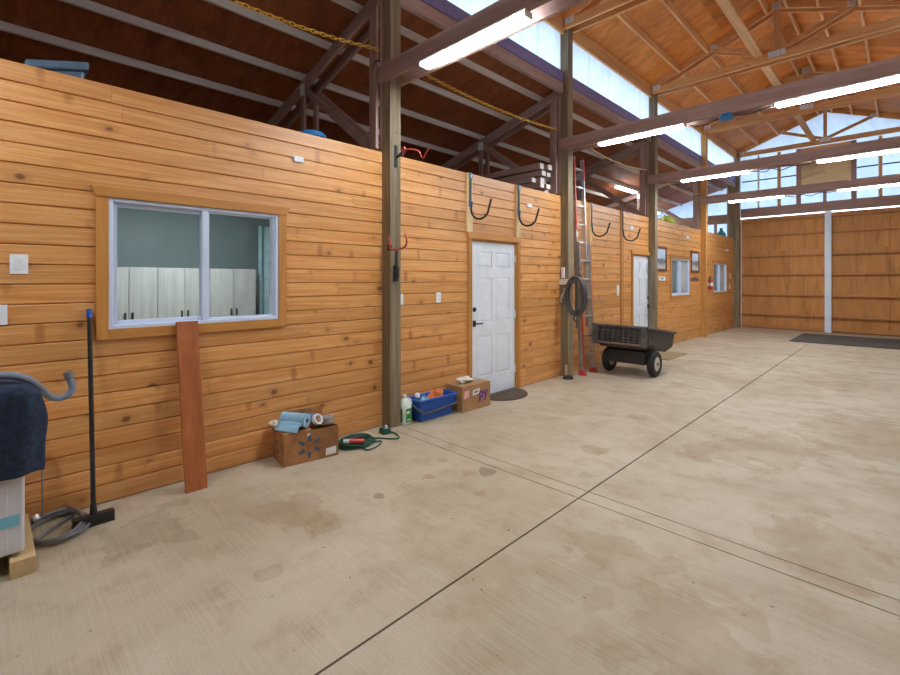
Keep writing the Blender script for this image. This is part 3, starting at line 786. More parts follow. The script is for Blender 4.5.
# wrap and its framing above the doors
wrap = structure('wall_back', (RID, YB, 3.82))
def wr(u, v):
    x = -3.95+4.75*u; z = 3.80+2.75*v; zt = zc(x)+CH
    z = min(z, zt)
    return (x, YB+.035+.012*math.sin(9*x+5*z)*math.sin(4*x-7*z), z)
mb = MB(); mb.grid(wr, 70, 40); mb.build('plastic_sheet', M['wrap'], wrap, smooth=True)
for (x0, x1, m_) in ((-2.31, -2.20, 'brown_z'), (-1.055, -.94, 'brown_z'), (-2.78, -2.70, 'fir_z'), (-.49, -.41, 'fir_z'), (.35, .45, 'fir_z'), (-3.30, -3.26, 'grey_z')):
    mb = MB(); mb.box(x0, x1, YB-.06, YB+.018, 3.822, 5.488); mb.build('stud', M[m_], wrap, bevel=.003)
for (x0, x1) in ((-3.74, -2.785), (-2.695, -2.315), (-.935, -.495), (-.405, .345)):
    mb = MB(); mb.box(x0, x1, YB-.01, YB+.016, 4.69, 4.725); mb.build('rail', M['black'], wrap)
mb = MB(); mb.box(-2.198, -1.057, YB-.02, YB+.016, 4.22, 5.20); mb.build('plywood_panel', M['ply_pale'], wrap)
mb = MB(); mb.box(-2.198, -1.057, YB-.04, YB+.0165, 5.202, 5.487); mb.build('lintel_board', M['fir_x'], wrap, bevel=.003)
mb = MB(); mb.box(-1.68, -1.60, YB-.02, YB+.016, 3.822, 4.219); mb.build('stud', M['brown_z'], wrap)
# end wall of the lean-to
wl = structure('wall_back_lean_to', (-6, YB, 2.6))
mb = MB(); mb.grid(lambda u, v: (-9.0+5.05*u, YB+.035+.01*math.sin(23*u+11*v), 2.6+(zs(-9.0+5.05*u)+dz-2.6)*v), 30, 12); mb.build('plastic_sheet', M['wrap'], wl, smooth=True)
mb = MB(); mb.box(-9.0, -4.07, YB-.06, YB+.015, 3.40, 3.70); mb.build('header', M['brown_x'], wl, bevel=.003)
for x in (-4.5, -5.3, -6.1, -7.0):
    mb = MB(); mb.box(x-.04, x+.04, YB-.055, YB+.014, 2.61, 3.398); mb.build('stud', M['brown_z'], wl)

# ------------------------------------------------------------------ wall fittings
def plate(name, y, z, w, h, lab, cat, kind):
    t = thing(name, (WX, y, z), lab, cat)
    mb = MB(); mb.box(WX-.001, WX+.007, y-w/2, y+w/2, z-h/2, z+h/2); p = mb.build('cover_plate', M['plastic_white'], t, bevel=.002)
    if kind == 'switch':
        mb = MB(); mb.prism([(WX+.007, z-.034), (WX+.014, z-.034), (WX+.009, z+.034), (WX+.007, z+.034)], 'y', y-.017, y+.017) if False else mb.box(WX+.007, WX+.0115, y-.0165, y+.0165, z-.034, z+.034)
        mb.build('rocker', M['white'], t, bevel=.001)
    if kind == 'outlet':
        for dz_ in (-.02, .02):
            mb = MB(); mb.box(WX+.007, WX+.0095, y-.016, y+.016, z+dz_-.014, z+dz_+.014); s_ = mb.build('socket', M['white'], t, bevel=.001)
            for dy_ in (-.006, .006):
                mb = MB(); mb.box(WX+.0094, WX+.0098, y+dy_-.0012, y+dy_+.0012, z+dz_-.004, z+dz_+.005); mb.build('slot', M['black'], s_)
    if kind == 'box':
        mb = MB(); mb.box(WX+.007, WX+.022, y-w/2+.006, y+w/2-.006, z-h/2+.006, z+h/2-.006); mb.build('sensor_box', M['plastic_white'], t, bevel=.003)
    return t
plate('light_switch', .146, 1.628, .085, .122, 'white rocker light switch left of the big window', 'switch', 'switch')
plate('wall_outlet', .052, 1.318, .085, .122, 'white wall outlet at the left edge below the light switch', 'outlet', 'outlet')
plate('sensor_plate', 1.99, 2.62, .10, .058, 'small white box high on the wall right of the big window', 'wall box', 'box')
plate('wall_outlet', 3.752, 1.324, .075, .12, 'white wall outlet left of the first white door', 'outlet', 'outlet')
plate('light_switch', 3.178, 1.318, .075, .12, 'white light switch just right of the nearest post', 'switch', 'switch')
plate('sensor_plate', 5.59, 2.618, .12, .058, 'small white box below the second big hook', 'wall box', 'box')
plate('light_switch', 8.53, 1.33, .09, .20, 'tall white switch left of the second white door', 'switch', 'switch')
plate('sensor_plate', 9.13, 2.585, .14, .075, 'small white box above the second white door', 'wall box', 'box')
plate('sensor_plate', 12.5, 2.61, .16, .075, 'small white box above the window between the pictures', 'wall box', 'box')
plate('sensor_plate', 16.2, 2.45, .18, .08, 'small white box above the far window', 'wall box', 'box')
plate('wall_outlet', 16.55, 1.66, .12, .17, 'upper white outlet right of the far window', 'outlet', 'outlet')
plate('wall_outlet', 16.5, 1.33, .12, .17, 'lower white outlet right of the far window', 'outlet', 'outlet')

# big J hooks
def jhook(y, lab, x=WX+.022):
    t = thing('wall_hook', (x, y, 2.4), lab, 'hook', 'big black J hooks high on the wall')
    mb = MB(); mb.box(x, x+.014, y-.016, y+.016, 2.46, 2.865); mb.build('back_bar', M['black'], t, bevel=.002)
    for z in (2.835, 2.49):
        mb = MB(); mb.box(x+.0005, x+.02, y-.028, y+.028, z-.04, z+.04); pl = mb.build('mount_plate', M['tubgrey'], t, bevel=.003)
        mb = MB(); mb.cyl((x+.02, y, z), (x+.026, y, z), .009, n=10); mb.build('screw_head', M['steel'], pl)
    pts = [(x+.014, y, 2.52), (x+.018, y, 2.45)] + arc((x+.165, y, 2.43), .147, 180, 330, 14) + [(x+.32, y, 2.44), (x+.345, y, 2.505)]
    mb = MB(); mb.tube(smooth_path(pts, 3), .013, 10); mb.build('hook_arm', M['rubber'], t, smooth=True)
    return t
h = jhook(4.285, 'big black hook above the left side of the first white door')
dup(h, (h.location.x, 5.305, 2.4), 'big black hook above the right side of the first white door')
dup(h, (h.location.x, 7.435, 2.4), 'big black hook right of the ladder, nearer to it')
dup(h, (h.location.x, 8.69, 2.4), 'big black hook on the joint strip near the second white door')

# red hooks on the nearest post
px = PX1; y1 = PY[1]+.07
t = thing('bike_hook', (px, y1, 2.81), 'red and black storage hook high on the nearest post', 'hook')
mb = MB(); mb.box(px, px+.008, y1-.02, y1+.02, 2.70, 2.93); mb.build('mount_plate', M['black'], t, bevel=.002)
mb = MB(); mb.bar((px+.008, y1, 2.80), (px+.12, y1, 2.835), .02, .025); mb.build('arm', M['black'], t, bevel=.003)
mb = MB(); mb.tube(smooth_path([(px+.12, y1, 2.80), (px+.115, y1, 2.87), (px+.15, y1, 2.88), (px+.155, y1, 2.82)], 4), .006, 8)
mb.tube(smooth_path([(px+.12, y1, 2.85), (px+.24, y1, 2.845), (px+.36, y1, 2.80), (px+.40, y1, 2.74), (px+.44, y1, 2.72), (px+.47, y1, 2.76), (px+.52, y1, 2.80)], 5), .007, 8); mb.build('red_prong', M['red'], t, smooth=True)
t = thing('tool_hook', (px, y1, 1.86), 'red U-shaped hook at mid height on the nearest post', 'hook')
mb = MB(); yy = y1-.09
mb.tube(smooth_path([(px-.02, yy, 1.985), (px+.015, yy, 1.95), (px+.02, yy, 1.90), (px+.035, yy, 1.845), (px+.12, yy, 1.84), (px+.23, yy, 1.845), (px+.285, yy, 1.89), (px+.28, yy, 1.95), (px+.255, yy, 1.985)], 6), .008, 8); mb.build('red_prong', M['red'], t, smooth=True)
mb = MB(); mb.box(px-.03, px+.035, yy+.005, y1-.071, 1.83, 1.89); mb.build('mount_plate', M['black'], t)
t = thing('hand_tool', (px+.0, y1, 1.53), 'black hand tool hanging below the red hook on the nearest post', 'tool')
mb = MB(); mb.tube(smooth_path([(px+.03, y1-.01, 1.83), (px+.032, y1-.01, 1.72), (px+.03, y1-.005, 1.60)], 4), .013, 8); mb.build('handle', M['rubber'], t, smooth=True)
mb = MB(); mb.box(px+.001, px+.028, y1-.035, y1+.015, 1.52, 1.68); mb.tube([(px+.03, y1-.03, 1.62), (px+.05, y1, 1.57), (px+.03, y1+.02, 1.66)], .009, 8); mb.build('head', M['black'], t, bevel=.004)

# yellow chain swagged from post to post, tan rope farther on
def chain(p, q, sag, lab, pitch=.052):
    p, q = Vector(p), Vector(q); L = (q-p).length; n = int(L/pitch*1.01)
    mb = MB()
    pos = lambda t: p+(q-p)*t+Vector((0,0,-4*sag*t*(1-t)))
    for k in range(n):
        a, b = pos(k/n), pos((k+1)/n); d = (b-a).normalized(); s_ = d.cross(Vector((0,0,1))).normalized(); w = s_ if k % 2 else s_.cross(d)
        c = (a+b)/2; hl = pitch*.66; pts = []
        for j in range(8):
            tt = 2*PI*j/8; pts.append(c+d*(hl*math.cos(tt))+w*(.016*math.sin(tt)))
        mb.tube(pts, .0052, 5, closed=True)
    o = mb.build('chain', M['chain'], None, tuple(p), smooth=True); tag(o, lab, 'chain'); return o
chain((-3.925, 2.90, 3.955), (-3.925, -.45, 4.10), .19, 'yellow chain hanging left of the nearest post')
chain((-3.925, 3.10, 3.945), (-3.925, 6.42, 3.93), .085, 'yellow chain hanging between the nearest post and the ladder post')
def droop(p, q, sag): return [tuple(Vector(p)+(Vector(q)-Vector(p))*(k/12)+Vector((0,0,-4*sag*(k/12)*(1-k/12)))) for k in range(13)]
cord('rope', droop((-3.93, 6.62, 3.98), (-3.93, 10.0, 3.90), .14), .014, M['rope'], 'tan rope drooping right of the ladder post', 'rope', sm=2)
cord('rope', droop((-3.93, 10.19, 3.95), (-3.93, 13.55, 3.86), .15), .014, M['rope'], 'tan rope drooping behind the post of the second door', 'rope', sm=2)

# framed pictures, plaque, extinguisher
for (ya, yb, lab, sd) in ((10.32, 11.03, 'framed picture left of the middle window, partly behind a post', 3.1), (12.74, 13.40, 'framed picture right of the middle window', 7.7)):
    t = thing('framed_picture', (WX, (ya+yb)/2, 1.73), lab, 'picture', 'framed pictures beside the middle window')
    z0, z1, f_ = 1.73, 2.29, .055; mb = MB()
    mb.box(WX, WX+.03, ya, ya+f_, z0, z1); mb.box(WX, WX+.03, yb-f_, yb, z0, z1); mb.box(WX, WX+.03, ya+f_, yb-f_, z0, z0+f_); mb.box(WX, WX+.03, ya+f_, yb-f_, z1-f_, z1)
    mb.build('frame', M['frame_brown'], t, bevel=.004)
    mb = MB(); mb.box(WX, WX+.012, ya+f_, yb-f_, z0+f_, z1-f_); mb.build('print', art_mat('landscape_print_%d' % int(sd), sd), t)
mb = MB(); mb.box(WX, WX+.02, 12.70, 13.36, 1.51, 1.60); o = mb.build('wall_plaque', M['plaque'], None, (WX, 13.0, 1.51), bevel=.006); tag(o, 'narrow brown plaque below the right framed picture', 'plaque')
t = thing('thermostat', (WX, 10.78, 1.56), 'white thermostat below the left framed picture', 'thermostat')
mb = MB(); mb.box(WX, WX+.03, 10.58, 10.92, 1.515, 1.605); mb.build('cover', M['plastic_white'], t, bevel=.006)
mb = MB(); mb.box(WX+.03, WX+.032, 10.66, 10.80, 1.545, 1.585); mb.build('display', M['tubgrey'], t)
ex, ey = -3.80, 14.05
t = thing('fire_extinguisher', (ex, ey, 1.26), 'red fire extinguisher on the wall beside the orange post', 'fire extinguisher')
mb = MB(); mb.lathe([(.05, 1.27), (.075, 1.29), (.078, 1.34), (.078, 1.50), (.06, 1.545), (.025, 1.57)], (ex, ey, 0)); cy = mb.build('cylinder', M['red'], t, smooth=True)
mb = MB(); mb.lathe([(.0788, 1.36), (.0788, 1.46)], (ex, ey, 0)); mb.build('label', M['paper'], cy, smooth=True)
mb = MB(); mb.cyl((ex, ey, 1.57), (ex, ey, 1.60), .022); mb.bar((ex, ey-.02, 1.615), (ex, ey+.11, 1.64), .02, .012); mb.bar((ex, ey-.02, 1.60), (ex, ey+.10, 1.60), .02, .01); mb.build('valve_handle', M['black'], t)
mb = MB(); mb.tube(smooth_path([(ex, ey-.02, 1.59), (ex+.03, ey-.09, 1.56), (ex+.03, ey-.10, 1.45), (ex+.02, ey-.085, 1.34)], 5), .011, 8); mb.build('hose', M['rubber'], t, smooth=True)
mb = MB(); mb.box(WX, ex-.06, ey-.03, ey+.03, 1.30, 1.55); mb.build('bracket', M['black'], t)

# ------------------------------------------------------------------ ladder post fittings
yq = PY[2]
t = thing('cleat', (-3.78, yq-.02, 1.45), 'short horizontal wooden cleat across the ladder post holding the hose', 'cleat')
mb = MB(); mb.box(-3.94, -3.52, yq-.042, yq-.001, 1.455, 1.545); mb.build('board', M['grey_x'], t, bevel=.003)
mb = MB(); mb.cyl((-3.83, yq-.047, 1.50), (-3.83, yq-.041, 1.50), .01, n=10); mb.build('screw_head', M['steel'], t)
t = thing('power_strip', (-3.845, yq, 1.56), 'white power strip on the ladder post above the cleat', 'power strip')
mb = MB(); mb.box(-3.87, -3.82, yq-.032, yq-.001, 1.56, 1.73); mb.build('case', M['plastic_white'], t, bevel=.004)
for k in range(3):
    mb = MB(); mb.box(-3.86, -3.83, yq-.034, yq-.032, 1.58+k*.05, 1.61+k*.05); mb.build('socket', M['white'], t)
t = thing('spray_gun', (-3.83, yq-.02, 1.25), 'silver hose spray gun hanging on the dark side of the ladder post', 'spray gun')
mb = MB(); mb.tube(smooth_path([(-3.80, yq-.03, 1.40), (-3.82, yq-.03, 1.33), (-3.86, yq-.03, 1.27), (-3.875, yq-.03, 1.17)], 4), [.014]*6+[.018]*7, 8); mb.build('barrel', M['alu'], t, smooth=True)
mb = MB(); mb.bar((-3.82, yq-.03, 1.34), (-3.775, yq-.03, 1.27), .02, .022); mb.bar((-3.85, yq-.03, 1.28), (-3.79, yq-.03, 1.22), .012, .012); mb.build('trigger', M['alu'], t, bevel=.003)
mb = MB(); mb.box(-3.805, -3.775, yq-.028, yq-.001, 0, .19); o = mb.build('wood_offcut', M['pale_z'], None, (-3.79, yq-.015, 0), bevel=.003); tag(o, 'small pale wood offcut standing against the foot of the ladder post', 'offcut')
mb = MB()
mb.grid(lambda u, v: (-3.70+.075*math.cos(PI*2*u)*(.35+.65*math.sin(PI*min(1, v*1.0+.02)/1.0)**.5), yq-.11+.10*(v-.5)*2*.9, .002+.055*max(0, math.sin(2*PI*u))*math.sin(PI*(.1+.8*v))), 16, 8)
o = mb.build('rubber_boot_sole', M['rubber'], None, (-3.70, yq-.11, 0), smooth=True); tag(o, 'dark rubber lump on the floor at the foot of the ladder post', 'rubber pad')
# hose coil on the cleat
mb = MB(); P = []
for k in range(0, 9*26+1):
    a = 2*PI*k/26; lp = k/26
    rx, rz = .150+.018*math.sin(lp*2.3), .275+.030*math.sin(lp*3.1+1)
    P.append((-3.575+rx*math.sin(a)+.012*math.sin(lp*5), yq-.07-.016*(lp % 3.2)-.01*math.sin(a*.5), 1.285+rz*math.cos(a)))
mb.tube(P, .017, 8)
mb.tube(smooth_path([P[-1], (-3.56, yq-.12, 1.1), (-3.60, yq-.11, .95), (-3.57, yq-.10, .88)], 6), .015, 8)
o = mb.build('air_hose', M['hosedark'], None, (-3.57, yq-.08, 1.0), smooth=True); tag(o, 'coiled dark grey hose hanging from the cleat in front of the ladder', 'hose')

# ladder
t = thing('extension_ladder', (-3.65, 6.9, 0), 'tall aluminium extension ladder with red rails leaning by the post', 'ladder')
lb, lt = -3.675, -3.80; H1, H2 = 3.55, 2.15
lx = lambda z: lb+(lt-lb)*z/3.5
ya, yb = 6.735, 7.10
for y in (ya, yb):
    mb = MB(); mb.bar((lx(.05), y, .05), (lx(H2), y, H2), .028, .075, (1,0,0)); mb.build('lower_rail', M['alu'], t, bevel=.003)
    yi = y+(.03 if y == ya else -.03)
    mb = MB(); mb.bar((lx(.75)-.055, yi, .75), (lx(H1)-.055, yi, H1), .026, .065, (1,0,0)); mb.build('upper_rail', M['alu'], t, bevel=.003)
    mb = MB(); mb.bar((lx(.12)+.045, y-.006, .12), (lx(1.62)+.045, y-.006, 1.62), .03, .016, (1,0,0)) if y == ya else mb.bar((lx(.25)+.039, y+.004, .25), (lx(2.1)+.039, y+.004, 2.1), .016, .005, (1,0,0))
    mb.build('red_stripe', M['red'] if y == ya else M['orange'], t)
    za, zb = ((2.35, 3.5) if y == ya else (3.2, 3.52))
    mb = MB(); mb.bar((lx(za)-.02, yi-.008, za), (lx(zb)-.02, yi-.008, zb), .026, .012, (1,0,0)); mb.build('red_stripe', M['red'], t)
    mb = MB(); mb.hexa([(lx(0)-.05, y-.035, 0), (lx(0)+.07, y-.035, 0), (lx(0)+.07, y+.035, 0), (lx(0)-.05, y+.035, 0), (lx(.08)-.035, y-.02, .085), (lx(.08)+.045, y-.02, .085), (lx(.08)+.045, y+.02, .085), (lx(.08)-.035, y+.02, .085)]); mb.build('foot', M['red'], t, bevel=.005)
z = .32
while z < 2.1:
    mb = MB(); mb.bar((lx(z), ya-.002, z), (lx(z), yb+.002, z), .034, .03, (0,0,1)); mb.build('rung', M['alu'], t, bevel=.004); z += .305
z = .93
while z < 3.5:
    mb = MB(); mb.bar((lx(z)-.055, ya+.03, z), (lx(z)-.055, yb-.03, z), .03, .028, (0,0,1)); mb.build('rung', M['alu'], t, bevel=.004); z += .305

# ------------------------------------------------------------------ dump cart
cx, yA = -3.185, 7.02
t = thing('dump_cart', (cx, 7.43, 0), 'black plastic dump cart with two tan-rimmed wheels beside the ladder', 'cart')
th = math.radians(-8.2)
def T(x, y, z):  # tilt the tub about its front top edge
    dy, dz_ = y, z-.80
    return (cx+x, yA+dy*math.cos(th)-dz_*math.sin(th), .80+dy*math.sin(th)+dz_*math.cos(th))
mb = MB()
def rect(x, y0, y1, z): return [(-x, y0, z), (x, y0, z), (x, y1, z), (-x, y1, z)]
outer_t = rect(.43, .0, 1.20, .80); outer_m = rect(.415, .03, 1.165, .57); outer_b = rect(.33, .07, 1.10, .47)
inner_t = rect(.405, .03, 1.165, .80); inner_b = rect(.31, .10, 1.07, .49)
def loops(mb, Ls, capb=True):
    rs = [[mb.bm.verts.new(T(*p)) for p in L] for L in Ls]
    for A, B in zip(rs, rs[1:]):
        for k in range(4): mb.face([A[k], A[(k+1)%4], B[(k+1)%4], B[k]])
    return rs
rs = loops(mb, [inner_b, inner_t, outer_t, outer_m, outer_b]); mb.face(rs[0]); mb.face(rs[-1][::-1])
tub = mb.build('tub', M['tub'], t, bevel=.012)
# rim lip
mb = MB()
for (x0, x1, y0, y1) in ((-.455, .455, -.025, .035), (-.455, .455, 1.165, 1.235), (-.455, -.40, .035, 1.165), (.40, .455, .035, 1.165)):
    p = [T(x0, y0, .785), T(x1, y0, .785), T(x1, y1, .785), T(x0, y1, .785), T(x0, y0, .822), T(x1, y0, .822), T(x1, y1, .822), T(x0, y1, .822)]; mb.hexa(p)
mb.build('rim', M['tubrib'], tub, bevel=.008)
# ribs on the tailgate facing the camera, corner posts and side ribs
for z in (.575, .625, .675, .725):
    mb = MB(); p = [T(-.36, -.010, z-.008), T(.34, -.010, z-.008), T(.34, .05, z-.008), T(-.36, .05, z-.008), T(-.36, -.012, z+.008), T(.34, -.012, z+.008), T(.34, .05, z+.008), T(-.36, .05, z+.008)]; mb.hexa(p); mb.build('tailgate_rib', M['tubrib'], tub)
for k in range(9):
    x = -.35+k*.085; mb = MB(); p = [T(x-.008, -.008, .555), T(x+.008, -.008, .555), T(x+.008, .05, .555), T(x-.008, .05, .555), T(x-.008, -.01, .765), T(x+.008, -.01, .765), T(x+.008, .05, .765), T(x-.008, .05, .765)]; mb.hexa(p); mb.build('tailgate_rib', M['tubrib'], tub)
for x in (-.40, .385):
    mb = MB(); mb.hexa([T(x-.035, -.015, .50), T(x+.035, -.015, .50), T(x+.035, .06, .50), T(x-.035, .06, .50), T(x-.04, -.02, .785), T(x+.04, -.02, .785), T(x+.04, .06, .785), T(x-.04, .06, .785)]); mb.build('corner_post', M['tubrib'], tub, bevel=.006)
mb = MB(); mb.hexa([T(-.36, -.01, .515), T(.36, -.01, .515), T(.36, .06, .515), T(-.36, .06, .515), T(-.36, -.005, .548), T(.36, -.005, .548), T(.36, .06, .548), T(-.36, .06, .548)]); mb.build('tailgate_sill', M['cardin'] if False else M['plaque'], tub, bevel=.004)
for y in (.10, .16, .22, .28):
    mb = MB(); mb.hexa([T(.39, y, .56), T(.428, y, .56), T(.428, y+.025, .56), T(.39, y+.025, .56), T(.40, y, .785), T(.44, y, .785), T(.44, y+.025, .785), T(.40, y+.025, .785)]); mb.build('side_rib', M['tubrib'], tub)
mb = MB(); mb.hexa([T(.36, .98, .60), T(.412, .98, .60), T(.412, 1.06, .60), T(.36, 1.06, .60), T(.37, .98, .66), T(.418, .98, .66), T(.418, 1.06, .66), T(.37, 1.06, .66)]); mb.build('maker_badge', M['hosegrey'], tub, bevel=.005)
mb = MB(); mb.box(cx-.30, cx+.30, 7.25, 7.60, .19, .40); mb.box(cx-.26, cx+.26, 7.33, 7.55, .40, .46); mb.build('undercarriage', M['blackplastic'], t, bevel=.01)
mb = MB(); mb.cyl((cx-.40, 7.43, .205), (cx+.40, 7.43, .205), .014, n=12); mb.build('axle', M['steel'], t)
mb = MB(); mb.bar((cx-.05, 7.55, .30), (cx-.12, 8.72, .045), .05, .04); mb.box(cx-.17, cx-.07, 8.68, 8.76, 0, .07); mb.build('drawbar', M['black'], t, bevel=.004)
for x, s in ((-3.54, -1), (-2.80, 1)):
    mb = MB(); w = .055
    mb.lathe([(.105, -w*.75), (.15, -w), (.185, -w*.9), (.203, -w*.45), (.205, 0), (.203, w*.45), (.185, w*.9), (.15, w), (.105, w*.75)], (x, 7.43, .205), 'x', 36); wh = mb.build('wheel', M['rubber'], t, smooth=True)
    mb = MB(); mb.lathe([(.112, -.0445), (.112, .0445)], (x, 7.43, .205), 'x', 30); mb.lathe([(.04, -.053), (.04, .053)], (x, 7.43, .205), 'x', 20); mb.build('rim', M['hub'], wh, bevel=.004)
    mb = MB(); mb.lathe([(.022, -.060), (.022, .060)], (x, 7.43, .205), 'x', 14); mb.build('hub_cap', M['black'], wh)

# ------------------------------------------------------------------ mats
mb = MB(); pts = [(-3.875, 4.48)] + [(-3.875+.37*math.sin(a), 4.87-.39*math.cos(a)) for a in [PI*k/24 for k in range(25)]]
mb.prism(pts[1:], 'z', 0, .014); o = mb.build('doormat', M['coir'], None, (-3.7, 4.87, 0), bevel=.004); tag(o, 'dark half-round doormat at the first white door', 'doormat')
mb = MB(); mb.box(-3.86, -3.18, 9.12, 10.2, 0, .012); o = mb.build('doormat', M['tanmat'], None, (-3.5, 9.6, 0), bevel=.004); tag(o, 'tan rectangular mat at the second white door behind the cart', 'doormat')
mb = MB(); mb.box(-2.03, .5, 14.1, 16.35, 0, .018); o = mb.build('rubber_mat', M['gunrubber'], None, (-.7, 15.2, 0), bevel=.004); tag(o, 'large dark rubber mat before the back sliding door', 'mat')

# ------------------------------------------------------------------ blue bin, jug, boxes
bx0, bx1, by0, by1 = -3.875, -3.665, 3.265, 3.775; zt = .245
t = thing('storage_bin', ((bx0+bx1)/2, (by0+by1)/2, 0), 'blue plastic bin full of odds and ends beside the nearest post', 'bin')
def bl(f, z): return [(bx0-f+.02, by0-f, z), (bx1+f, by0-f, z), (bx1+f, by1+f, z), (bx0-f+.02, by1+f, z)]
mb = MB(); rs = [[mb.bm.verts.new(p) for p in L] for L in (bl(-.03, .02), bl(.012, zt), bl(.035, zt), bl(.035, zt-.025), bl(.018, zt-.025), bl(.008, .12), bl(-.005, .115), bl(-.02, 0))]
for A, B in zip(rs, rs[1:]):
    for k in range(4): mb.face([A[k], A[(k+1)%4], B[(k+1)%4], B[k]])
mb.face(rs[0]); mb.face(rs[-1]); mb.build('tub', M['bluebin'], t, bevel=.008)
mb = MB(); mb.tube(smooth_path([(bx0+.06, by0-.04, .22), (bx1+.03, by0-.035, .14), (bx1+.04, by0+.07, .105), (bx1+.04, by1-.12, .125), (bx1+.042, by1+.01, .14), (bx1-.03, by1+.042, .20)], 6), .010, 8); mb.build('handle', M['hosedark'], t, smooth=True)
def blob(name, c, r, mat, lab, cat, seed=1, n=14, parent=None):
    rr = random.Random(seed); ph = [rr.random()*6 for _ in range(6)]
    def fn(u, v):
        a = 2*PI*u; b = PI*(v-.5)
        k = 1+.16*math.sin(3*a+ph[0]+2*b)+.12*math.sin(5*b+ph[1]+a)+.08*math.sin(7*a+ph[2])
        return (c[0]+r[0]*k*math.cos(a)*math.cos(b), c[1]+r[1]*k*math.sin(a)*math.cos(b), c[2]+r[2]+r[2]*k*math.sin(b)*.9)
    mb = MB(); mb.grid(fn, n*2, n); bmesh.ops.remove_doubles(mb.bm, verts=mb.bm.verts, dist=1e-5)
    o = mb.build(name, mat, parent, c if parent is None else (0,0,0), smooth=True)
    if lab: tag(o, lab, cat)
    return o
blob('orange_cloth', (-3.775, 3.61, .135), (.068, .10, .075), M['orange'], 'orange cloth heaped in the blue bin', 'cloth', 3)
blob('crumpled_bag', (-3.78, 3.42, .06), (.07, .07, .09), M['bluepaper'], 'pale blue crumpled bag in the middle of the blue bin', 'bag', 5)
t = thing('spray_can', (-3.79, 3.30, .08), 'white capped can lying in the near end of the blue bin', 'can')
mb = MB(); mb.lathe([(.03, 0), (.033, .01), (.033, .14)], (-3.76, 3.30, .12)); mb.build('body', M['tubgrey'], t, smooth=True)
mb = MB(); mb.lathe([(.028, .14), (.028, .17), (.02, .18)], (-3.76, 3.30, .12)); mb.build('cap', M['plastic_white'], t, smooth=True)
mb = MB(); mb.box(-3.84, -3.72, 3.52, 3.74, .02, .115); o = mb.build('small_carton', M['teal'], None, (-3.78, 3.63, .02), bevel=.004); tag(o, 'teal carton under the orange cloth in the blue bin', 'carton')

jx, jy = -3.785, 3.145
t = thing('jug', (jx, jy, 0), 'milky white jug with a green label between the post and blue bin', 'jug')
mb = MB()
def jl(k, z): return [(jx+k*.062*a, jy+k*.062*b, z) for a, b in ((-.6,-1), (.6,-1), (1,-.6), (1,.6), (.6,1), (-.6,1), (-1,.6), (-1,-.6))]
rs = [[mb.bm.verts.new(p) for p in jl(k, z)] for k, z in ((.9, 0), (1, .012), (1, .19), (.85, .23), (.42, .265), (.3, .272), (.3, .285))]
for A, B in zip(rs, rs[1:]):
    for k in range(8): mb.face([A[k], A[(k+1)%8], B[(k+1)%8], B[k]])
mb.face(rs[0]); mb.face(rs[-1]); mb.build('bottle', M['jug'], t, smooth=True)
mb = MB(); mb.cyl((jx, jy, .285), (jx, jy, .305), .021); mb.build('cap', M['plastic_white'], t)
mb = MB(); mb.tube(smooth_path([(jx+.01, jy+.02, .262), (jx+.03, jy+.052, .25), (jx+.035, jy+.058, .20)], 5), .010, 8); mb.build('handle', M['jug'], t, smooth=True)
mb = MB(); mb.prism([(jx+.0625, jy-.036), (jx+.0635, jy-.036), (jx+.0635, jy+.036), (jx+.0625, jy+.036)], 'z', .03, .17); lb_ = mb.build('label', M['greenlabel'], t)
mb = MB(); mb.prism([(jx-.036, jy-.0635), (jx+.036, jy-.0635), (jx+.036, jy-.0625), (jx-.036, jy-.0625)], 'z', .03, .17); mb.build('label', M['greenlabel'], t)
mb = MB(); mb.box(jx+.0636, jx+.064, jy-.028, jy+.02, .115, .145); mb.box(jx+.0636, jx+.064, jy-.02, jy+.028, .045, .06); mb.build('white_print', M['paper'], lb_)

def carton(name, loc, sx, sy, sz, rot, mat, lab, flaps=True):
    t = thing(name, loc, lab, 'box'); t.rotation_euler = (0, 0, rot)
    return t
def local_part(t, name, fn, mat, bevel=0, smooth=False, parent=None):
    mb = MB(); fn(mb)
    o = mb.build(name, mat, None, (0,0,0), smooth=smooth, bevel=bevel); o.parent = parent or t; return o
# near carton with blue marks
t = carton('cardboard_box', (-3.72, 1.965, 0), .3, .46, .27, math.radians(-9), None, 'worn open cardboard box with blue marks under the big window')
w, d, hgt = .165, .235, .262
def f1(mb):
    mb.box(-w, w, -d, d, 0, .004)
    for (a, b, c, e) in ((-w, -w+.005, -d, d), (w-.005, w, -d, d), (-w, w, -d, -d+.005), (-w, w, d-.005, d)): mb.box(a, b, c, e, 0, hgt)
body = local_part(t, 'body', f1, M['cardold'])
local_part(t, 'flap', lambda mb: mb.hexa([(w-.005, -d, hgt), (w-.005, .0, hgt), (w-.11, -.01, hgt+.012), (w-.11, -d+.02, hgt+.012), (w-.003, -d, hgt+.004), (w-.003, .0, hgt+.004), (w-.11, -.01, hgt+.016), (w-.11, -d+.02, hgt+.016)]), M['cardold'])
local_part(t, 'flap', lambda mb: mb.hexa([(-w, -d, hgt), (w, -d, hgt), (w-.02, -d+.14, hgt+.01), (-w+.02, -d+.14, hgt+.01), (-w, -d, hgt+.004), (w, -d, hgt+.004), (w-.02, -d+.14, hgt+.014), (-w+.02, -d+.14, hgt+.014)]), M['cardin'])
local_part(t, 'flap', lambda mb: mb.hexa([(-w, -d+.02, hgt), (-w, d-.02, hgt), (-w-.004, d-.02, hgt+.10), (-w-.004, -d+.12, hgt+.10), (-w+.004, -d+.02, hgt), (-w+.004, d-.02, hgt), (-w, d-.02, hgt+.10), (-w, -d+.12, hgt+.10)]), M['cardold'])
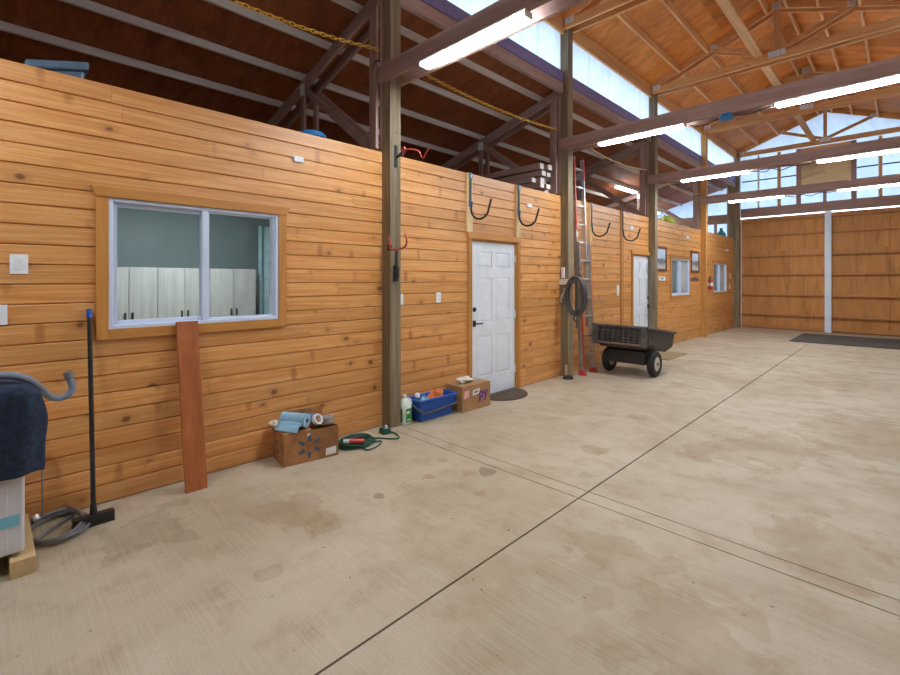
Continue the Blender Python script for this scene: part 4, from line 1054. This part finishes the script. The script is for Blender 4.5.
local_part(t, 'flap', lambda mb: mb.hexa([(-w+.02, d-.004, hgt), (w-.03, d-.004, hgt), (w-.06, d-.13, hgt+.005), (-w+.05, d-.13, hgt+.005), (-w+.02, d, hgt+.004), (w-.03, d, hgt+.004), (w-.06, d-.13, hgt+.009), (-w+.05, d-.13, hgt+.009)]), M['cardold'])
def marks(mb):
    for k in range(6):
        a = math.radians(30+60*k); c, s = math.cos(a), math.sin(a); cy_, cz_ = -.02+.070*c, .128+.066*s
        L_, W_ = .034, .017
        q = [(cy_+c*L_-s*W_*.5, cz_+s*L_+c*W_*.5), (cy_-c*L_*.6-s*W_, cz_-s*L_*.6+c*W_), (cy_-c*L_*.6+s*W_, cz_-s*L_*.6-c*W_), (cy_+c*L_+s*W_*.5, cz_+s*L_-c*W_*.5)]
        mb.prism(q, 'x', w+.0002, w+.0010)
local_part(t, 'blue_mark', marks, M['blueink'], parent=body)
def marks2(mb):
    for z in (.07, .15): mb.prism([(-.03, z), (.03, z), (.02, z+.03), (-.02, z+.03)], 'y', -d-.0010, -d-.0002)
local_part(t, 'blue_mark', marks2, M['blueink'], parent=body)
local_part(t, 'paper_label', lambda mb: mb.prism([(.12, .02), (.215, .025), (.215, .085), (.125, .08)], 'x', w+.0002, w+.001), M['paper'], parent=body)
local_part(t, 'paper_label', lambda mb: mb.prism([(-.04, .215), (-.015, .215), (-.015, .24), (-.04, .24)], 'x', w+.0002, w+.001), M['paper'], parent=body)
# things lying on it
t2 = thing('paper_towel_roll', (-3.70, 1.90, hgt+.016), 'roll of blue paper towel lying on the worn cardboard box', 'paper roll')
A, B = Vector((-3.80, 1.80, hgt+.016+.058)), Vector((-3.60, 1.92, hgt+.016+.058)); dd = (B-A).normalized()
mb = MB()
sx_ = dd.cross(Vector((0,0,1))).normalized(); uz = sx_.cross(dd)
rings = [mb.ring(A, sx_, uz, .02, 28), mb.ring(A, sx_, uz, .058, 28), mb.ring(B, sx_, uz, .058, 28), mb.ring(B, sx_, uz, .02, 28)]
for a_, b_ in zip(rings, rings[1:]+rings[:1]):
    for k in range(28): mb.face([a_[k], a_[(k+1)%28], b_[(k+1)%28], b_[k]])
mb.build('roll', M['bluepaper'], t2, smooth=True)
mb = MB(); mb.tube([A+dd*.003, B-dd*.003], .0195, 20, cap=False); mb.build('core', M['cardin'], t2, smooth=True)
mb = MB(); mb.grid(lambda u, v: tuple(A+(B-A)*(.05+.9*u)+sx_*(.055+.09*v)+Vector((0,0,-.05*v-.002+.008*math.sin(9*v+3*u)))), 10, 10); mb.build('loose_sheet', M['bluepaper'], t2, smooth=True, thick=.002)
t2 = thing('tape_ring', (-3.60, 2.03, hgt+.012), 'white ring standing on the worn cardboard box beside the blue roll', 'tape roll')
mb = MB(); c = Vector((-3.61, 2.02, hgt+.012+.048)); ax_ = Vector((.75, .3, .5)).normalized(); u_ = ax_.cross(Vector((0,0,1))).normalized(); v_ = ax_.cross(u_)
rings = [mb.ring(c-ax_*.016, u_, v_, .034, 26), mb.ring(c-ax_*.016, u_, v_, .048, 26), mb.ring(c+ax_*.016, u_, v_, .048, 26), mb.ring(c+ax_*.016, u_, v_, .034, 26)]
for a_, b_ in zip(rings, rings[1:]+rings[:1]):
    for k in range(26): mb.face([a_[k], a_[(k+1)%26], b_[(k+1)%26], b_[k]])
mb.build('ring', M['paper'], t2, smooth=True)
mb = MB(); mb.lathe([(.035, 0), (.062, 0), (.062, .05), (.035, .05)], (-3.63, 2.125, hgt+.012)); o = mb.build('tape_roll', M['clear'], None, (-3.63, 2.125, hgt+.012), smooth=True); tag(o, 'dark clear packing tape roll on the right end of the worn cardboard box', 'tape roll')
blob('crumpled_paper', (-3.81, 1.745, hgt+.016), (.05, .05, .03), M['cloth'], 'crumpled whitish paper on the left end of the worn cardboard box', 'paper', 11)
blob('dark_rag', (-3.78, 2.02, hgt+.004), (.055, .08, .035), M['tubgrey'], 'dark rag behind the white ring on the worn cardboard box', 'rag', 21)

# second carton
t = carton('cardboard_box', (-3.735, 4.10, 0), .27, .48, .295, math.radians(-1), None, 'closed cardboard box with purple letters left of the first white door')
w2, d2, h2 = .135, .245, .292
body = local_part(t, 'body', lambda mb: mb.box(-w2, w2, -d2, d2, 0, h2), M['card'], bevel=.004)
local_part(t, 'flap', lambda mb: (mb.box(-w2, -.003, -d2, d2, h2, h2+.004), mb.box(.003, w2, -d2, d2, h2, h2+.004)), M['card'])
local_part(t, 'packing_tape', lambda mb: mb.box(-.025, .025, -d2-.0008, d2+.0008, h2+.004, h2+.0048), M['clear'])
local_part(t, 'pink_sticker', lambda mb: mb.prism([(-.215, .15), (-.135, .165), (-.135, .245), (-.215, .24)], 'x', w2+.0002, w2+.0012), M['pink'], parent=body)
local_part(t, 'paper_label', lambda mb: mb.prism([(-.07, .17), (.05, .185), (.05, .245), (-.07, .23)], 'x', w2+.0002, w2+.0012), M['paper'], parent=body)
local_part(t, 'label_print', lambda mb: mb.prism([(-.045, .19), (.02, .20), (.02, .225), (-.045, .215)], 'x', w2+.0012, w2+.0016), M['tubgrey'], parent=body)
mtx = Matrix(((0,0,1,w2+.0008), (1,0,0,.035), (0,1,0,.125), (0,0,0,1)))
tx = text_mesh('purple_letters', 'py', .17, M['purple'], body, mtx)
blob('white_rag', (-3.76, 4.06, h2+.005), (.075, .11, .035), M['cloth'], 'crumpled white rag on top of the purple-lettered box', 'rag', 31, 18)

# ------------------------------------------------------------------ extension cord (green)
P = []
rr = random.Random(4)
for k in range(0, 9*22+1):
    a = 2*PI*k/22; lp = k/22; f_ = 1+.13*math.sin(lp*2.9)
    P.append((-3.63+.115*f_*math.cos(a)+.02*math.sin(lp*4), 2.43+.155*f_*math.sin(a)+.02*math.cos(lp*3), .009+.007*(lp % 5)+.002*math.sin(a*3)))
P += smooth_path([P[-1], (-3.50, 2.62, .012), (-3.42, 2.50, .008), (-3.42, 2.40, .008), (-3.52, 2.44, .008), (-3.62, 2.62, .008), (-3.50, 2.73, .008), (-3.46, 2.80, .008), (-3.60, 2.86, .010), (-3.72, 2.80, .014)], 7)[1:]
t = thing('extension_lead', (-3.63, 2.43, 0), 'coiled green extension cord on the floor beside the worn box', 'extension cord')
mb = MB(); mb.tube(P, .0075, 7); mb.build('cable', M['green'], t, smooth=True)
mb = MB(); mb.hexa([(-3.74, 2.765, .002), (-3.64, 2.75, .002), (-3.63, 2.85, .002), (-3.73, 2.865, .002), (-3.735, 2.775, .055), (-3.65, 2.765, .055), (-3.64, 2.84, .055), (-3.725, 2.855, .055)]); mb.build('socket_block', M['green'], t, bevel=.006)
mb = MB(); mb.cyl((-3.56, 2.31, .075), (-3.50, 2.43, .06), .024, n=12); mb.build('red_plug', M['red'], t, bevel=.004)
mb = MB(); mb.cyl((-3.59, 2.265, .08), (-3.562, 2.31, .076), .018, n=12); mb.build('plug_collar', M['plastic_white'], t)
mb = MB(); mb.cyl((-3.66, 2.80, .055), (-3.66, 2.80, .085), .013, n=10); mb.build('white_plug', M['plastic_white'], t)

# ------------------------------------------------------------------ leaning board, broom
t = thing('leaning_board', (-3.65, 1.08, 0), 'red-brown board leaning on the wall under the big window', 'board')
mb = MB(); th_ = math.atan2(.215, 1.215)
p0, p1 = Vector((-3.655, 1.078, .012)), Vector((-3.858, 1.074, 1.215)); dv = (p1-p0).normalized()
mb.hexa([(-3.668, 1.005, 0), (-3.646, 1.005, .0), (-3.646, 1.152, 0), (-3.668, 1.152, 0), (-3.8785, 1.000, 1.215), (-3.8565, 1.000, 1.219), (-3.8565, 1.147, 1.219), (-3.8785, 1.147, 1.215)])
mb.build('plank', M['redboard'], t, bevel=.003)
t = thing('push_broom', (-3.63, .50, 0), 'black push broom with a blue handle tip leaning on the wall', 'broom')
hb, ht = Vector((-3.60, .475, .06)), Vector((-3.872, .488, 1.335))
q = hb+(ht-hb)*.955
mb = MB(); mb.cyl(hb, q, .0135, n=12); mb.build('handle', M['black'], t, smooth=True)
mb = MB(); mb.cyl(q, ht, .016, .015, n=12); mb.build('grip', M['bluebin'], t, smooth=True)
a_, b_ = Vector((-3.600, .370, .05)), Vector((-3.600, .580, .05)); e = (b_-a_).normalized(); n_ = Vector((e.y, -e.x, 0))
mb = MB(); mb.bar(a_, b_, .055, .035); mb.tube([hb-Vector((0,0,.0)), hb+(ht-hb)*.06], [.022, .016], 10); mb.build('head', M['black'], t, bevel=.006)
mb = MB()
for k in range(44):
    for j in range(3):
        c = a_+(b_-a_)*((k+.5)/44)+n_*(-.018+.018*j); mb.tube([c+Vector((0,0,-.017)), c+n_*(-.006+.006*j)+Vector((0,0,-.0495))], [.0035, .0022], 5)
mb.build('bristles', M['blackplastic'], t)

# ------------------------------------------------------------------ washer, towel, hoses
wx0, wx1, wy0, wy1, wz0, wz1 = -3.87, -3.275, -.46, .145, .09, .965
t = thing('washing_machine', (-3.63, -.2, wz0), 'white laundry appliance at the left edge standing on wood blocks', 'washing machine')
mb = MB(); mb.box(wx0, wx1, wy0, wy1, wz0+.02, wz1-.03); mb.build('cabinet', M['washer'], t, bevel=.012)
mb = MB(); mb.box(wx0, wx1+.006, wy0, wy1, wz1-.029, wz1); mb.build('top_panel', M['washer'], t, bevel=.008)
mb = MB(); mb.box(wx1, wx1+.004, wy0+.03, wy1-.065, .14, .80); mb.build('side_panel', M['washer'], t, bevel=.003)
mb = MB(); mb.box(wx1+.0042, wx1+.005, .015, .125, .255, .315); mb.build('blue_tape', M['tape'], t)
for yy in (wy0+.06, wy1-.06):
    for xx in (wx0+.06, wx1-.06):
        mb = MB(); mb.cyl((xx, yy, wz0), (xx, yy, wz0+.022), .022, n=14); mb.build('foot', M['blackplastic'], t)
for (x0, x1, y0, y1, lab) in ((-3.85, -3.232, .086, .186, 'short wood block under the near corner of the white appliance'), (-3.85, -3.232, -.50, -.40, 'wood block under the hidden far end of the white appliance')):
    mb = MB(); mb.box(x0, x1, y0, y1, 0, .089); o = mb.build('wood_block', M['pale_x'], None, ((x0+x1)/2, (y0+y1)/2, 0), bevel=.003); tag(o, lab, 'block')
# towel over the edge
def tow(u, v):
    y = -.36+.575*u; fold = .012*math.sin(u*15+v*2.2)+.010*math.sin(u*27+1.3+3*v)
    L = v*.80; over = max(0.0, y-.155)
    if L < .22: x, z = -3.53+L, wz1+.022+.006*math.sin(u*9+L*20)+.004*math.sin(u*21)
    elif L < .30:
        a = (L-.22)/.08*PI/2; x, z = -3.31+.06*math.sin(a), wz1+.022-.043*(1-math.cos(a))
    else:
        s_ = (L-.30); x, z = -3.245+fold*min(1, s_*4+.2)+.012*s_, wz1-.021-s_*(.82+.05*math.sin(u*3.0))
        y += .02*math.sin(s_*6)*u
    z -= over*1.2*(1 if L < .3 else .25); x -= over*.5
    return (x, y+.006*math.sin(v*14), z)
mb = MB(); mb.grid(tow, 44, 60); o = mb.build('towel', M['towel'], None, (-3.26, -.1, .9), smooth=True, thick=.008); tag(o, 'dark navy towel draped over the white appliance', 'towel')
cord('drain_hose', [(-3.45, -.35, 1.035), (-3.38, -.1, 1.04), (-3.36, .054, 1.032), (-3.37, .150, 1.000), (-3.45, .216, .922), (-3.55, .262, .85), (-3.60, .31, .822), (-3.60, .352, .835), (-3.60, .372, .88), (-3.60, .355, .945)], .019, M['hoseblue'], 'grey drain hose with a hooked end above the navy towel', 'hose', n=12)
mb = MB(); mb.cyl((-3.60, .360, .93), (-3.60, .348, .975), .024, n=14); mb.build('hose_end', M['hosegrey'], bpy.data.objects['drain_hose'], (0,0,0), smooth=True)
P = []
for k in range(0, 3*30+1):
    a = 2*PI*k/30+2.6; lp = k/30
    P.append((-3.690+.022*math.sin(lp*1.1)+(.185+.012*lp)*math.cos(a), .315+.016*math.cos(lp*1.3)+(.150-.008*lp)*math.sin(a), .012+.012*lp+.003*math.sin(a*2)))
P = [(-3.44, .165, .02), (-3.50, .155, .03)] + P + [(-3.80, .22, .06)]
t = thing('supply_hose', (-3.67, .335, 0), 'coiled grey braided hose on the floor beside the broom', 'hose')
mb = MB(); mb.tube(smooth_path(P, 2), .0095, 8); mb.build('tube', M['hosegrey'], t, smooth=True)
for (p, q_) in (((-3.425, .17, .018), (-3.46, .162, .022)), ((-3.81, .215, .075), (-3.79, .225, .052)), ((-3.52, .145, .02), (-3.55, .16, .025))):
    mb = MB(); mb.cyl(p, q_, .019, n=10); mb.build('fitting', M['alu'], t, bevel=.002)
cord('power_cable', [(-3.62, .23, .83), (-3.66, .235, .60), (-3.70, .24, .35), (-3.74, .245, .09)], .004, M['hosegrey'], 'thin grey cable hanging between the drain hose and the floor', 'cable')

# ------------------------------------------------------------------ things stored on the loft
t = thing('storage_tub', (-4.33, .22, 2.602), 'blue-grey tub just showing above the boarded wall at top left', 'tub')
mb = MB(); mb.hexa([(-4.60, .22, 2.602), (-4.24, .22, 2.602), (-4.24, .48, 2.602), (-4.60, .48, 2.602), (-4.61, .20, 2.96), (-4.22, .20, 2.96), (-4.22, .51, 3.05), (-4.61, .51, 3.05)]); mb.build('body', M['tubgrey'], t, bevel=.02)
mb = MB(); mb.hexa([(-4.62, .185, 2.96), (-4.2, .185, 2.96), (-4.2, .53, 3.05), (-4.62, .53, 3.05), (-4.62, .185, 3.02), (-4.2, .185, 3.02), (-4.2, .53, 3.115), (-4.62, .53, 3.115)]); mb.build('lid', M['tubgrey'], t, bevel=.015)
t = thing('bucket', (-4.25, 2.33, 2.602), 'blue round bucket rim showing above the wall left of the nearest post', 'bucket')
mb = MB(); mb.lathe([(.10, 0), (.13, .37)], (-4.28, 2.33, 2.602)); mb.build('body', M['tubgrey'], t, smooth=True)
mb = MB(); mb.lathe([(.14, .365), (.145, .395), (.12, .42)], (-4.28, 2.33, 2.602)); mb.build('rim', M['bluerim'], t, smooth=True)
rr = random.Random(12); n_ = 0
places = ['bottom', 'second', 'third', 'fourth', 'fifth', 'top']
for row in range(6):
    for k in range(3 if row < 4 else 2):
        y0 = 5.99+k*.146+rr.uniform(-.006, .006)+(.10 if row > 3 else 0); z0 = 2.745+row*.105+.0; xe = -4.02+rr.uniform(-.12, .07)
        mb = MB(); hh = rr.uniform(.07, .1); mb.box(xe-1.9, xe, y0, y0+rr.uniform(.11, .138), z0, z0+hh); mb.mi = 1; mb.box(xe, xe+.003, y0+.004, y0+.105, z0+.004, z0+hh-.004)
        o = mb.build('lumber_board', [M['brown_x'], M['paper']], None, (xe-.9, y0+.065, z0), bevel=.003)
        side = (['left', 'middle', 'right'] if row < 4 else ['left', 'right'])[k]
        tag(o, 'brown lumber with white-painted end in the loft stack, %s layer, %s' % (places[row], side), 'lumber', 'lumber stacked on the loft behind the ladder post')
for k in range(2):
    yb0 = 5.98+k*.3; mb = MB(); mb.box(-6.0, -4.2, yb0, yb0+.09, 2.602, 2.743); o = mb.build('timber_sleeper', M['brown_x'], None, (-5, yb0, 2.602)); tag(o, 'timber bearer under the %s side of the loft lumber stack' % ('left', 'right')[k], 'lumber', 'bearers under the loft lumber')
blob('tarp_bundle', (-4.5, 12.6, 2.60), (.30, .55, .30), M['yellowgreen'], 'yellow-green tarp bundle on the loft between the far posts', 'tarp', 41, 16)
blob('dark_bundle', (-4.9, 11.6, 2.60), (.35, .6, .32), M['tubgrey'], 'dark bundle on the loft left of the yellow-green tarp', 'bundle', 45, 14)
t = thing('teal_jug', (-4.02, 16.75, WT+.022), 'teal jug standing on the wall top near the back corner', 'jug')
t.location = (-4.0, 16.7, 2.602)
mb = MB(); mb.lathe([(.12, 0), (.13, .02), (.13, .42), (.05, .52), (.04, .56)], (-4.19, 16.7, 2.602)); mb.build('body', M['teal'], t, smooth=True)
mb = MB(); mb.lathe([(.045, .56), (.045, .60)], (-4.19, 16.7, 2.602)); mb.build('cap', M['blackplastic'], t)
def loft_light(x, y, lab):
    zb = zs(x)+.07; t = thing('loft_light', (x, y, zb), lab, 'light', 'strip lights under the lean-to ceiling')
    mb = MB(); mb.box(x-.06, x+.06, y-.62, y+.62, zb-.03, zb); mb.build('housing', M['white'], t, bevel=.004)
    mb = MB(); mb.box(x-.065, x+.065, y-.60, y+.60, zb-.065, zb-.0305); mb.build('diffuser', M['lens_loft'], t, bevel=.008)
loft_light(-5.56, 12.7, 'strip light under the lean-to ceiling seen right of the ladder')
loft_light(-6.2, 16.2, 'far strip light under the lean-to ceiling, mostly behind a post')

# ------------------------------------------------------------------ camera, world, view
cam_d = bpy.data.cameras.new('Camera'); cam = bpy.data.objects.new('Camera', cam_d); COL.objects.link(cam)
F, VX, HY = 459.0, 903.5, 280.0
cam_d.sensor_width = 36; cam_d.sensor_fit = 'HORIZONTAL'; cam_d.lens = F/900*36
cam.location = (0, 0, 1.53)
yaw = math.atan((VX-450)/F)
cam.rotation_euler = (PI/2, 0, yaw)
cam_d.shift_y = (HY-337.5)/900
cam_d.clip_start = .05
SC.camera = cam
w = bpy.data.worlds.new('World'); SC.world = w; w.use_nodes = True
bg = w.node_tree.nodes['Background']; bg.inputs[0].default_value = (.80, .90, 1.0, 1); bg.inputs[1].default_value = 2.7
SC.view_settings.view_transform = 'Standard'; SC.view_settings.look = 'None'; SC.view_settings.gamma = 1
SC.view_settings.exposure = 0.38; SC.view_settings.use_curve_mapping = False
SC.cycles.use_denoising = True
SC.cycles.max_bounces = 10; SC.cycles.diffuse_bounces = 6; SC.cycles.transparent_max_bounces = 16
SC.cycles.sample_clamp_indirect = 12
